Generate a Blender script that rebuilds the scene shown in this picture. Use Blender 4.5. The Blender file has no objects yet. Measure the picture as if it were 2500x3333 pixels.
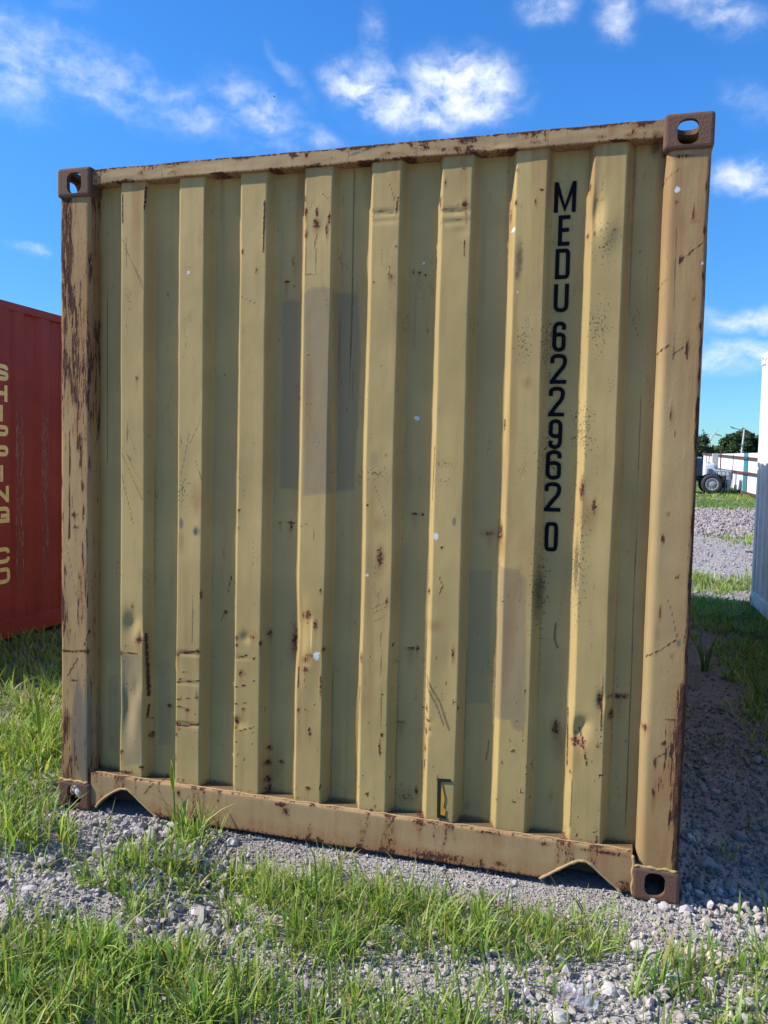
import bpy, bmesh, math, random
import numpy as np
from mathutils import Vector, Matrix

R = math.radians
SC = bpy.context.scene
COL = SC.collection
rng = np.random.default_rng(7)
random.seed(7)

# ------------------------------------------------------------------ camera
cam_d = bpy.data.cameras.new('camera')
cam = bpy.data.objects.new('camera', cam_d)
COL.objects.link(cam)
yaw, pitch, roll = -0.277665, -0.060893, 0.023061
fw = Vector((math.sin(yaw)*math.cos(pitch), math.cos(yaw)*math.cos(pitch), math.sin(pitch)))
r0 = Vector((math.cos(yaw), -math.sin(yaw), 0.0))
u0 = r0.cross(fw)
rt = math.cos(roll)*r0 + math.sin(roll)*u0
up = -math.sin(roll)*r0 + math.cos(roll)*u0
m = Matrix((rt, up, -fw)).transposed().to_4x4()
m.translation = Vector((2.18345, -2.81172, 1.45803))
cam.matrix_world = m
cam_d.sensor_fit = 'VERTICAL'
cam_d.sensor_height = 24.0
cam_d.lens = 24.0*2650.1/3333.0
cam_d.clip_start = 0.05
cam_d.clip_end = 5000.0
SC.camera = cam

# ------------------------------------------------------------------ light and exposure
SUN_DIR = Vector((1.0, 0.345, -0.91)).normalized()
SUN_EL = math.asin(-SUN_DIR.z)
SUN_AZ = math.atan2(-SUN_DIR.x, -SUN_DIR.y)          # clockwise from +Y
sun_d = bpy.data.lights.new('sun', 'SUN')
sun_d.energy = 5.0
sun_d.angle = R(0.53)
sun_d.color = (1.0, 0.93, 0.82)
sun = bpy.data.objects.new('sun', sun_d)
sun.rotation_euler = SUN_DIR.to_track_quat('-Z', 'Y').to_euler()
COL.objects.link(sun)
SC.view_settings.view_transform = 'Standard'
SC.view_settings.look = 'None'
SC.view_settings.gamma = 1.0
SC.view_settings.use_curve_mapping = False
SC.view_settings.exposure = 0.48
SC.render.film_transparent = False
SC.cycles.max_bounces = 6
SC.cycles.diffuse_bounces = 4
SC.cycles.adaptive_threshold = 0.02
SC.cycles.transparent_max_bounces = 8
SC.cycles.use_denoising = True


# ------------------------------------------------------------------ node helper
class NT:
    def __init__(self, tree):
        self.t = tree

    def n(self, typ, ins=None, **props):
        nd = self.t.nodes.new(typ)
        for k, v in props.items():
            setattr(nd, k, v)
        for k, v in (ins or {}).items():
            self.set(nd.inputs[k], v)
        return nd

    def set(self, sock, v):
        if isinstance(v, bpy.types.NodeSocket):
            self.t.links.new(v, sock)
        elif isinstance(v, bpy.types.Node):
            self.t.links.new(v.outputs[0], sock)
        else:
            if hasattr(sock.default_value, '__len__') and isinstance(v, (tuple, list)) and len(v) == 3 and len(sock.default_value) == 4:
                v = (*v, 1.0)
            sock.default_value = v

    def math(self, op, a, b=0.0, c=None, clamp=False):
        ins = {0: a, 1: b}
        if c is not None:
            ins[2] = c
        return self.n('ShaderNodeMath', ins, operation=op, use_clamp=clamp).outputs[0]

    def mix(self, f, a, b, blend='MIX'):
        nd = self.t.nodes.new('ShaderNodeMix')
        nd.data_type = 'RGBA'
        nd.blend_type = blend
        self.set(nd.inputs[0], f)
        self.set(nd.inputs[6], a)
        self.set(nd.inputs[7], b)
        return nd.outputs[2]

    def ramp(self, v, lo, hi, a=0.0, b=1.0, smooth=True):
        return self.n('ShaderNodeMapRange', {0: v, 1: lo, 2: hi, 3: a, 4: b}, interpolation_type='SMOOTHSTEP' if smooth else 'LINEAR').outputs[0]

    def noise(self, vec, scale, detail=4.0, rough=0.55, dist=0.0):
        return self.n('ShaderNodeTexNoise', {'Vector': vec, 'Scale': scale, 'Detail': detail, 'Roughness': rough, 'Distortion': dist})


# ------------------------------------------------------------------ world: Nishita sky with drifting clouds
world = bpy.data.worlds.new('World')
SC.world = world
world.use_nodes = True
wt = NT(world.node_tree)
bg = world.node_tree.nodes['Background']
sky = wt.n('ShaderNodeTexSky', sky_type='NISHITA', sun_disc=False, sun_elevation=SUN_EL, sun_rotation=SUN_AZ % (2*math.pi),
           air_density=1.0, dust_density=0.05, ozone_density=2.0, altitude=0.0)
tc = wt.n('ShaderNodeTexCoord')
sx = wt.n('ShaderNodeSeparateXYZ', {0: tc.outputs['Generated']})
az = wt.math('DEGREES', wt.math('ARCTAN2', sx.outputs[0], sx.outputs[1]))
el = wt.math('DEGREES', wt.math('ARCSINE', sx.outputs[2]))
V0 = wt.n('ShaderNodeCombineXYZ', {0: az, 1: el}).outputs[0]
wn = wt.noise(V0, 0.35, 5.0, 0.6)
off = wt.n('ShaderNodeVectorMath', {0: wt.n('ShaderNodeVectorMath', {0: wn.outputs[1], 1: (0.5, 0.5, 0.5)}, operation='SUBTRACT').outputs[0], 'Scale': 1.7}, operation='SCALE').outputs[0]
V1 = wt.n('ShaderNodeVectorMath', {0: V0, 1: off}, operation='ADD').outputs[0]
CLOUDS = [(-11.4, 24.0, 5.0, 2.6, -3, 1.35), (-18.0, 24.0, 3.6, 1.9, -6, 1.05), (-14.4, 22.9, 6.2, 2.0, -5, 1.0), (-17.2, 26.4, 1.4, 3.0, 10, 0.5),
          (-36.0, 23.2, 9.0, 2.4, -13, 0.66), (-41.5, 23.0, 5.0, 3.4, -28, 0.72), (-29.5, 21.9, 6.0, 1.7, -14, 0.58), (-25.0, 22.3, 4.6, 2.1, -26, 0.70), (-21.5, 21.1, 3.4, 1.0, -14, 0.58),
          (-23.0, 24.4, 2.8, 0.8, -45, 0.5), (-5.6, 28.2, 2.6, 1.4, 0, 0.85), (-1.2, 27.4, 1.8, 2.0, 25, 0.72), (4.4, 27.2, 5.0, 1.5, -20, 0.7),
          (7.8, 18.0, 3.6, 1.4, 0, 1.1), (8.4, 9.5, 5.8, 1.2, 0, 0.85), (8.0, 7.3, 5.8, 1.4, 0, 0.95), (-39.2, 12.7, 2.2, 0.5, -10, 0.6), (7.0, 22.0, 2.8, 1.3, -30, 0.45)]
acc = None
for (a, e, ra, re, ro, st) in CLOUDS:
    mp = wt.n('ShaderNodeMapping', {0: V1, 1: (a, e, 0.0), 2: (0, 0, R(ro)), 3: (ra, re, 1.0)}, vector_type='TEXTURE')
    ln = wt.n('ShaderNodeVectorMath', {0: mp.outputs[0]}, operation='LENGTH').outputs['Value']
    b = wt.math('MULTIPLY', wt.ramp(ln, 1.35, 0.1), st)
    acc = b if acc is None else wt.math('MAXIMUM', acc, b)
# the same kind of thin cloud over the rest of the sky
gen = wt.ramp(wt.noise(V0, 0.06, 3.0, 0.6).outputs[0], 0.60, 0.80, 0.0, 0.7)
stv = wt.n('ShaderNodeVectorMath', {0: V1, 1: (0.32, 0.6, 1.0)}, operation='MULTIPLY').outputs[0]
fn = wt.noise(stv, 1.3, 6.0, 0.54).outputs[0]
fine_ = wt.math('ADD', 0.32, wt.ramp(fn, 0.32, 0.70, 0.0, 1.0, False))
hs = wt.n('ShaderNodeHueSaturation', {'Saturation': 1.25, 'Value': 1.0, 'Color': sky.outputs[0]})
tint = wt.mix(wt.ramp(el, 0.0, 22.0, smooth=False), (0.56, 0.96, 1.30), (0.98, 1.64, 2.22))
blue_sky = wt.mix(1.0, hs.outputs[0], tint, 'MULTIPLY')
def cloudy(mask):
    cf = wt.ramp(wt.math('MULTIPLY', mask, fine_), 0.05, 1.5)
    return wt.mix(wt.math('MULTIPLY', cf, 0.93), blue_sky, (10.4, 11.0, 11.4))
SKY_STRENGTH = 0.076
wt.set(bg.inputs[0], cloudy(gen))
bg.inputs[1].default_value = SKY_STRENGTH
bg2 = wt.n('ShaderNodeBackground', {0: cloudy(wt.math('MAXIMUM', acc, gen)), 1: SKY_STRENGTH})
# the named clouds all lie inside this patch of sky; elsewhere the shader skips them
inside_az = wt.math('COMPARE', az, -17.0, 38.0)
inside_el = wt.math('COMPARE', el, 18.5, 15.5)
mixs = wt.n('ShaderNodeMixShader', {0: wt.math('MULTIPLY', inside_az, inside_el), 1: bg.outputs[0], 2: bg2.outputs[0]})
world.node_tree.links.new(mixs.outputs[0], world.node_tree.nodes['World Output'].inputs[0])
world.cycles.sampling_method = 'NONE'


# ------------------------------------------------------------------ numpy noise
_tab = rng.random((256, 256))
def vnoise(x, y, s=0):
    x = np.asarray(x, float) + 37.3*s; y = np.asarray(y, float) + 91.7*s
    xi = np.floor(x).astype(int); yi = np.floor(y).astype(int)
    fx = x-xi; fy = y-yi
    fx = fx*fx*(3-2*fx); fy = fy*fy*(3-2*fy)
    g = lambda i, j: _tab[i & 255, j & 255]
    return (g(xi, yi)*(1-fx)+g(xi+1, yi)*fx)*(1-fy)+(g(xi, yi+1)*(1-fx)+g(xi+1, yi+1)*fx)*fy
def fbm(x, y, o=4, s=0):
    t = 0; a = 0.5; n = 0
    for k in range(o):
        t = t+a*vnoise(x*2**k, y*2**k, s+k); n += a; a *= 0.5
    return t/n
def sstep(a, b, x):
    t = np.clip((x-a)/(b-a), 0, 1); return t*t*(3-2*t)


# ------------------------------------------------------------------ mesh helpers
def tag(o, label=None, cat=None, group=None, kind=None):
    for k, v in (('label', label), ('category', cat), ('group', group), ('kind', kind)):
        if v: o[k] = v
    return o
def empty(name, loc=(0, 0, 0), rz=0.0):
    o = bpy.data.objects.new(name, None); COL.objects.link(o); o.location = loc; o.rotation_euler = (0, 0, rz)
    o.empty_display_size = 0.1
    return o
def link(name, me, mat=None, parent=None):
    o = bpy.data.objects.new(name, me); COL.objects.link(o)
    if mat and not me.materials: me.materials.append(mat)
    if parent: o.parent = parent
    return o
def obj(name, bm, mat=None, parent=None, smooth=False):
    me = bpy.data.meshes.new(name)
    bmesh.ops.recalc_face_normals(bm, faces=bm.faces)
    bm.to_mesh(me); bm.free()
    if smooth: me.shade_smooth()
    return link(name, me, mat, parent)
def npmesh(name, V, F, smooth=False, attrs=None):
    V = np.asarray(V, np.float32); F = np.asarray(F, np.int32)
    me = bpy.data.meshes.new(name)
    me.vertices.add(len(V)); me.vertices.foreach_set('co', V.ravel())
    n, k = F.shape
    me.loops.add(n*k); me.loops.foreach_set('vertex_index', F.ravel())
    me.polygons.add(n); me.polygons.foreach_set('loop_start', np.arange(n, dtype=np.int32)*k)
    me.polygons.foreach_set('use_smooth', np.full(n, smooth))
    me.update(calc_edges=True)
    for a, c in (attrs or {}).items():
        at = me.attributes.new(a, 'FLOAT_COLOR', 'POINT'); at.data.foreach_set('color', np.asarray(c, np.float32).ravel())
    return me
def grid_faces(nu, nv, flip=False):
    i, j = np.meshgrid(np.arange(nu-1), np.arange(nv-1), indexing='ij')
    a = (i*nv+j).ravel(); b = ((i+1)*nv+j).ravel()
    f = np.stack([a, b, b+1, a+1], 1)
    return f[:, ::-1] if flip else f
def bx(bm, x0, x1, y0, y1, z0, z1, bev=0.0, seg=2):
    r = bmesh.ops.create_cube(bm, size=1.0)
    for v in r['verts']:
        v.co = Vector(((x0+x1)/2+v.co.x*(x1-x0), (y0+y1)/2+v.co.y*(y1-y0), (z0+z1)/2+v.co.z*(z1-z0)))
    if bev:
        es = list({e for v in r['verts'] for e in v.link_edges})
        bmesh.ops.bevel(bm, geom=es, offset=bev, segments=seg, affect='EDGES', profile=0.5)
    return bm
def box(name, x0, x1, y0, y1, z0, z1, mat, parent, bev=0.0):
    return obj(name, bx(bmesh.new(), x0, x1, y0, y1, z0, z1, bev), mat, parent)
def tube(bm, pts, rad, n=8, cap=True):
    pts = [Vector(p) for p in pts]
    if not hasattr(rad, '__len__'): rad = [rad]*len(pts)
    rings = []; prev = None
    for i, p in enumerate(pts):
        d = (pts[min(i+1, len(pts)-1)]-pts[max(i-1, 0)]).normalized()
        ref = prev if prev is not None else (Vector((0, 0, 1)) if abs(d.z) < 0.9 else Vector((1, 0, 0)))
        a = (ref-d*ref.dot(d)).normalized(); b = d.cross(a); prev = a
        rings.append([bm.verts.new(p+(a*math.cos(t)+b*math.sin(t))*rad[i]) for t in (2*math.pi*k/n for k in range(n))])
    for q, w in zip(rings, rings[1:]):
        for k in range(n): bm.faces.new((q[k], q[(k+1) % n], w[(k+1) % n], w[k]))
    if cap: bm.faces.new(rings[0][::-1]); bm.faces.new(rings[-1])
    return bm
def lathe(bm, prof, cx, cy, cz, axis='y', n=24):
    """prof: (radius, offset along axis) pairs"""
    rings = []
    for r, o in prof:
        ring = []
        for k in range(n):
            t = 2*math.pi*k/n
            if axis == 'y': c = (cx+r*math.cos(t), cy+o, cz+r*math.sin(t))
            elif axis == 'z': c = (cx+r*math.cos(t), cy+r*math.sin(t), cz+o)
            else: c = (cx+o, cy+r*math.cos(t), cz+r*math.sin(t))
            ring.append(bm.verts.new(c))
        rings.append(ring)
    for q, w in zip(rings, rings[1:]):
        for k in range(n): bm.faces.new((q[k], q[(k+1) % n], w[(k+1) % n], w[k]))
    bm.faces.new(rings[0]); bm.faces.new(rings[-1])
    return bm


# ------------------------------------------------------------------ materials
def new_mat(name):
    mt = bpy.data.materials.new(name); mt.use_nodes = True
    nt = NT(mt.node_tree)
    return mt, nt, mt.node_tree.nodes['Principled BSDF']
def simple(name, col, rough=0.6, metal=0.0, var=0.15, scale=8.0, bump=0.0, bscale=60.0):
    mt, nt, p = new_mat(name)
    oc = nt.n('ShaderNodeTexCoord').outputs['Object']
    nz = nt.noise(oc, scale, 5.0, 0.6).outputs[0]
    dark = tuple(c*(1-var) for c in col); lite = tuple(min(1, c*(1+var)) for c in col)
    nt.set(p.inputs['Base Color'], nt.mix(nt.ramp(nz, 0.3, 0.7), dark, lite))
    p.inputs['Roughness'].default_value = rough; p.inputs['Metallic'].default_value = metal
    if bump:
        b = nt.n('ShaderNodeBump', {'Strength': bump, 'Distance': 0.01, 'Height': nt.noise(oc, bscale, 3.0, 0.6).outputs[0]})
        nt.set(p.inputs['Normal'], b.outputs[0])
    return mt
def paint(name, base, rust_bias=0.0, stretch=1.0, patch=(0.250, 0.192, 0.106), rustc=((0.034, 0.018, 0.015), (0.105, 0.046, 0.028)), halo=(0.25, 0.118, 0.045), rough=0.72, fine=1.0):
    """weathered container paint: 'wear' = rust, patch, grime, white; 'wear2' = scratch, stain, blue scuff, speckle"""
    mt, nt, p = new_mat(name)
    oc = nt.n('ShaderNodeTexCoord').outputs['Object']
    w1 = nt.n('ShaderNodeAttribute', attribute_name='wear'); w2 = nt.n('ShaderNodeAttribute', attribute_name='wear2')
    s1 = nt.n('ShaderNodeSeparateColor', {0: w1.outputs['Color']}); s2 = nt.n('ShaderNodeSeparateColor', {0: w2.outputs['Color']})
    rust, pat, grime_shade, white = s1.outputs[0], s1.outputs[1], s1.outputs[2], w1.outputs['Alpha']
    scr, stain, blue, speck = s2.outputs[0], s2.outputs[1], s2.outputs[2], w2.outputs['Alpha']
    st = nt.n('ShaderNodeVectorMath', {0: oc, 1: (1.0, 1.0, 1.0/stretch)}, operation='MULTIPLY').outputs[0]
    nb = nt.noise(st, 85.0, 4.0, 0.75).outputs[0]
    nf = nt.noise(st, 190.0, 1.0, 0.6).outputs[0]
    nl = nt.noise(oc, 2.3, 3.0, 0.6).outputs[0]
    vs = nt.n('ShaderNodeVectorMath', {0: oc, 1: (1.0, 1.0, 0.07)}, operation='MULTIPLY').outputs[0]
    ns = nt.noise(vs, 26.0, 3.0, 0.65).outputs[0]
    c = nt.mix(nt.ramp(nl, 0.3, 0.7), tuple(v*0.88 for v in base), tuple(v*1.10 for v in base))
    c = nt.mix(nt.ramp(ns, 0.48, 0.78, 0.0, 0.34), c, tuple(v*0.66 for v in base))               # vertical rain streaks
    c = nt.mix(nt.ramp(nf, 0.35, 0.75, 0.0, 0.16), c, tuple(v*0.72 for v in base))
    pm = nt.ramp(nt.math('ADD', pat, nt.math('MULTIPLY', nt.math('SUBTRACT', nb, 0.5), 0.5)), 0.46, 0.54)
    c = nt.mix(nt.math('MULTIPLY', pm, nt.ramp(pat, 0.35, 1.0, 0.15, 0.85, False)), c, patch)
    sm = nt.math('MULTIPLY', nt.ramp(stain, 0.05, 0.95), nt.ramp(nt.math('ADD', ns, nt.math('MULTIPLY', nb, 0.5)), 0.45, 0.95, 0.35, 1.0))
    c = nt.mix(nt.math('MULTIPLY', sm, 0.62), c, halo)
    bm_ = nt.ramp(nt.math('ADD', blue, nt.math('MULTIPLY', nt.math('SUBTRACT', ns, 0.5), 1.1)), 0.42, 0.7, 0.0, 0.72)
    c = nt.mix(bm_, c, (0.085, 0.10, 0.095))
    pn = nt.noise(oc, 125.0, 1.0, 0.5).outputs[0]
    km = nt.math('MULTIPLY', nt.ramp(nt.math('ADD', nt.math('MULTIPLY', speck, 0.30), pn), 0.76, 0.86), 0.75)
    c = nt.mix(km, c, (0.055, 0.05, 0.032))
    gm = nt.ramp(nt.math('ADD', grime_shade, nt.math('MULTIPLY', nt.math('SUBTRACT', nb, 0.5), 0.6)), 0.30, 0.85, 0.0, 0.72)
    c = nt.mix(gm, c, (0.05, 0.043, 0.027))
    scm = nt.ramp(nt.math('ADD', scr, nt.math('MULTIPLY', nt.math('SUBTRACT', nf, 0.5), 0.9)), 0.40, 0.62, 0.0, 0.62)
    c = nt.mix(scm, c, (0.10, 0.065, 0.04))
    # rust: soft orange rim, then bare brown metal
    rr = nt.math('ADD', nt.math('ADD', rust, rust_bias), nt.math('MULTIPLY', nt.math('SUBTRACT', nb, 0.5), 2.3))
    c = nt.mix(nt.ramp(rust, 0.12, 0.75, 0.0, 0.72), c, halo)
    rm = nt.ramp(rr, 0.56, 0.66)
    rc = nt.mix(nt.ramp(nf, 0.3, 0.7), rustc[0], rustc[1])
    c = nt.mix(rm, c, rc)
    wm = nt.ramp(nt.math('ADD', white, nt.math('MULTIPLY', nt.math('SUBTRACT', nb, 0.5), 0.9)), 0.52, 0.62, 0.0, 0.85)
    c = nt.mix(wm, c, (0.62, 0.65, 0.68))
    nt.set(p.inputs['Base Color'], c)
    nt.set(p.inputs['Roughness'], nt.math('ADD', rough, nt.math('MULTIPLY', rm, 0.25)))
    p.inputs['Specular IOR Level'].default_value = 0.2
    hgt = nt.math('MULTIPLY', pn, nt.math('ADD', 0.12*fine, nt.math('ADD', nt.math('MULTIPLY', pat, 0.14), nt.math('MULTIPLY', rust, 1.1))))
    b1 = nt.n('ShaderNodeBump', {'Strength': 0.6, 'Distance': 0.0024, 'Height': hgt})
    nt.set(p.inputs['Normal'], b1.outputs[0])
    return mt
def leafy(name, trans=0.45, rough=0.45):
    mt, nt, p = new_mat(name)
    at = nt.n('ShaderNodeAttribute', attribute_name='tint').outputs['Color']
    nt.set(p.inputs['Base Color'], at)
    p.inputs['Roughness'].default_value = rough; p.inputs['Specular IOR Level'].default_value = 0.3
    tr = nt.n('ShaderNodeBsdfTranslucent', {'Color': nt.mix(1.0, at, (1.25, 1.25, 0.55), 'MULTIPLY')})
    ms = nt.n('ShaderNodeMixShader', {0: trans, 1: p.outputs[0], 2: tr.outputs[0]})
    out = mt.node_tree.nodes['Material Output']
    mt.node_tree.links.new(ms.outputs[0], out.inputs['Surface'])
    return mt
def tinted(name, rough=0.9, bump=0.0):
    mt, nt, p = new_mat(name)
    at = nt.n('ShaderNodeAttribute', attribute_name='tint').outputs['Color']
    oc = nt.n('ShaderNodeTexCoord').outputs['Object']
    nz = nt.noise(oc, 220.0, 3.0, 0.6).outputs[0]
    nt.set(p.inputs['Base Color'], nt.mix(nt.ramp(nz, 0.3, 0.75), nt.mix(1.0, at, (0.8, 0.8, 0.8), 'MULTIPLY'), at))
    p.inputs['Roughness'].default_value = rough; p.inputs['Specular IOR Level'].default_value = 0.2
    return mt

TAN = (0.390, 0.284, 0.116)
M = {}
M['tan'] = paint('tan_container_paint', TAN)
M['tan_post'] = paint('tan_post_paint', (0.365, 0.262, 0.122), 0.0, 10.0)
M['tan_rail'] = paint('tan_rail_paint', (0.365, 0.258, 0.132), 0.0, 1.6)
M['casting'] = paint('brown_casting_paint', (0.135, 0.075, 0.052), 0.27, 1.0, rustc=((0.034, 0.019, 0.016), (0.095, 0.048, 0.034)), rough=0.8, fine=9.0)
M['red'] = paint('red_container_paint', (0.34, 0.058, 0.044), 0.0, 8.0, patch=(0.30, 0.075, 0.055), rustc=((0.16, 0.065, 0.05), (0.42, 0.24, 0.19)), halo=(0.22, 0.05, 0.035))
M['white'] = paint('white_container_paint', (0.84, 0.80, 0.73), 0.0, 3.0, halo=(0.6, 0.5, 0.4))
M['navy'] = simple('navy_lettering', (0.003, 0.0035, 0.007), 0.85, var=0.3, scale=60)
M['navy'].node_tree.nodes['Principled BSDF'].inputs['Specular IOR Level'].default_value = 0.15
M['cream'] = simple('cream_lettering', (0.92, 0.70, 0.28), 0.6, var=0.1, scale=30)
M['black'] = simple('black_print', (0.008, 0.008, 0.009), 0.5)
M['yellow'] = simple('yellow_sticker_print', (0.52, 0.27, 0.03), 0.5)
M['dark'] = simple('dark_underside', (0.03, 0.026, 0.022), 0.8)
M['grass'] = leafy('grass_blades')
M['leaf'] = leafy('tree_leaves', 0.25, 0.5)
M['stone'] = tinted('gravel_stone')
M['bark'] = simple('bark', (0.09, 0.065, 0.045), 0.9, var=0.4, bump=0.6, bscale=20)
M['rust_steel'] = simple('red_oxide_steel', (0.105, 0.035, 0.032), 0.65, var=0.3, scale=4)
M['sheet'] = simple('white_painted_sheet', (0.80, 0.80, 0.80), 0.5, var=0.04)
M['teal'] = simple('teal_painted_sheet', (0.02, 0.22, 0.28), 0.5, var=0.1)
M['rubber'] = simple('black_rubber', (0.022, 0.022, 0.026), 0.75, var=0.3)
M['rim'] = simple('grey_steel_rim', (0.36, 0.36, 0.37), 0.5, 0.3, var=0.2)
M['truckblue'] = simple('dark_blue_paint', (0.012, 0.022, 0.06), 0.35, var=0.15)
M['chassis'] = simple('dark_chassis', (0.018, 0.018, 0.02), 0.7)
M['glass'] = simple('pale_blue_glass', (0.25, 0.42, 0.55), 0.1)
M['plastic'] = simple('white_tank_plastic', (0.62, 0.64, 0.68), 0.5, var=0.06)
M['galv'] = simple('galvanised_steel', (0.22, 0.23, 0.24), 0.5, 0.4)
M['concrete'] = simple('grey_concrete', (0.42, 0.41, 0.38), 0.9, var=0.15, scale=14, bump=0.4, bscale=30)
M['wood'] = simple('weathered_timber', (0.12, 0.085, 0.06), 0.85, var=0.35)
M['paper'] = simple('pale_paper', (0.62, 0.55, 0.47), 0.9, var=0.2, scale=60)
M['bird'] = simple('dark_feathers', (0.02, 0.02, 0.022), 0.8)


# ------------------------------------------------------------------ ground
HUM = [(0.66, -0.35, 0.22, 0.05), (0.45, -0.70, 0.18, 0.04), (0.62, -0.02, 0.12, 0.025), (0.18, -0.56, 0.14, -0.05), (0.36, -0.36, 0.13, -0.055), (0.48, -0.16, 0.11, -0.035), (0.10, -0.26, 0.16, 0.03), (0.92, -0.66, 0.16, -0.035), (1.0, -0.40, 0.13, -0.03), (1.15, -0.42, 0.12, 0.025), (1.25, -0.5, 0.3, 0.02),
       (1.75, -0.45, 0.32, 0.018), (2.45, -0.55, 0.25, 0.015), (0.85, -0.98, 0.4, 0.04), (1.45, -0.95, 0.3, -0.015), (1.5, -0.05, 0.5, -0.004), (-0.35, 0.35, 0.4, 0.04),
       (-1.2, 0.9, 0.6, 0.06), (2.9, 0.35, 0.5, -0.03), (3.3, 2.5, 0.6, 0.05), (3.2, 5.6, 0.8, 0.04), (1.2, 0.9, 1.2, -0.03), (1.2, 3, 2.2, -0.03)]
def gh(x, y):
    x = np.asarray(x, float); y = np.asarray(y, float)
    near = 1.0/(1.0+np.maximum(0, np.hypot(x-1.5, y-1.0)-9)/20)
    h = -0.006+(0.030*(fbm(x*0.9, y*0.9, 3, 3)-0.5)+0.016*(fbm(x*5.5, y*5.5, 3, 5)-0.5))*near
    for (a, b, r, d) in HUM:
        h = h+d*np.exp(-((x-a)**2+(y-b)**2)/(r*r))
    h = h+0.36*np.clip((y-8)/32.0, 0, 1)+0.25*sstep(14, 24, y)*(fbm(x*0.12, y*0.2, 3, 9)-0.5)*np.clip(1-np.abs(y-20)/8, 0, 1)
    e = np.maximum.reduce([-x-0.05, x-2.49, -y-0.05, y-6.1, np.zeros_like(x)])      # beside the tan container
    return h*sstep(-0.05, 0.22, e)+(-0.004+0.012*(fbm(x*7, y*7, 3, 6)-0.5))*(1-sstep(-0.05, 0.22, e))

def axis(lo, hi, step, far):
    return np.concatenate([-np.array(far[::-1], float)+lo, np.arange(lo, hi+1e-6, step), np.array(far, float)+hi])
far = [0.3, 0.8, 1.5, 2.5, 4, 6, 9, 13, 18, 25, 35, 50, 80, 130, 250, 500, 1000, 1800]
gx = axis(-3.0, 5.0, 0.035, far); gy = axis(-1.8, 8.0, 0.035, far)
gy = np.unique(np.concatenate([gy, np.arange(8.5, 45, 0.5)]))
GX, GY = np.meshgrid(gx, gy, indexing='ij')
gme = npmesh('ground', np.stack([GX, GY, gh(GX, GY)], -1).reshape(-1, 3), grid_faces(len(gx), len(gy)), True)
mt, nt, p = new_mat('gravel_and_soil')
oc = nt.n('ShaderNodeTexCoord').outputs['Object']
sp = nt.n('ShaderNodeSeparateXYZ', {0: oc})
vor = nt.n('ShaderNodeTexVoronoi', {'Vector': oc, 'Scale': 170.0}, feature='F1')
v2 = nt.n('ShaderNodeTexVoronoi', {'Vector': oc, 'Scale': 9.0}, feature='F1')
cell = nt.n('ShaderNodeSeparateColor', {0: vor.outputs['Color']}).outputs[0]
cell2 = nt.n('ShaderNodeSeparateColor', {0: v2.outputs['Color']}).outputs[0]
nl = nt.noise(oc, 1.7, 5.0, 0.6).outputs[0]
grey = nt.mix(cell, (0.24, 0.222, 0.208), (0.50, 0.468, 0.445))
c = nt.mix(nt.ramp(nl, 0.45, 0.72, 0.1, 0.7), grey, (0.17, 0.135, 0.105))
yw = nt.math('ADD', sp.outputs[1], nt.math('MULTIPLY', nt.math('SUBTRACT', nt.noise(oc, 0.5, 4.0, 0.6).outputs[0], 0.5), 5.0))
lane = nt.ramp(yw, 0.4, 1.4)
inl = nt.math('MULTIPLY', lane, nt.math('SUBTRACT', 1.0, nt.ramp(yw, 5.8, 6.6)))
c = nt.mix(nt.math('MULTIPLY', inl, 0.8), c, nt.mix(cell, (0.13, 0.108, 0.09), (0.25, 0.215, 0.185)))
c = nt.mix(nt.ramp(yw, 8.3, 9.6), c, nt.mix(cell, (0.30, 0.275, 0.262), (0.42, 0.39, 0.375)))
pink = nt.math('MULTIPLY', nt.ramp(yw, 14.6, 16.2), nt.math('SUBTRACT', 1.0, nt.ramp(yw, 24.0, 25.5)))
c = nt.mix(pink, c, nt.mix(cell2, (0.22, 0.165, 0.16), (0.46, 0.37, 0.355)))
fg = nt.math('MAXIMUM', nt.ramp(yw, 24.5, 26.5), nt.ramp(nt.math('ABSOLUTE', sp.outputs[0]), 16.0, 22.0))
c = nt.mix(nt.math('MULTIPLY', fg, nt.ramp(nt.noise(oc, 0.6, 5.0, 0.6).outputs[0], 0.32, 0.5)), c, (0.075, 0.12, 0.028))
nt.set(p.inputs['Base Color'], c)
p.inputs['Roughness'].default_value = 0.95; p.inputs['Specular IOR Level'].default_value = 0.15
b1 = nt.n('ShaderNodeBump', {'Strength': 0.9, 'Distance': 0.004, 'Height': nt.math('SUBTRACT', 1.0, vor.outputs['Distance'])})
b2 = nt.n('ShaderNodeBump', {'Strength': 0.6, 'Distance': 0.012, 'Height': nt.noise(oc, 30.0, 5.0, 0.65).outputs[0], 'Normal': b1.outputs[0]})
nt.set(p.inputs['Normal'], b2.outputs[0])
tag(link('ground', gme, mt), 'rough ground of grey gravel, crushed stone and soil', 'ground', kind='structure')

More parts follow.
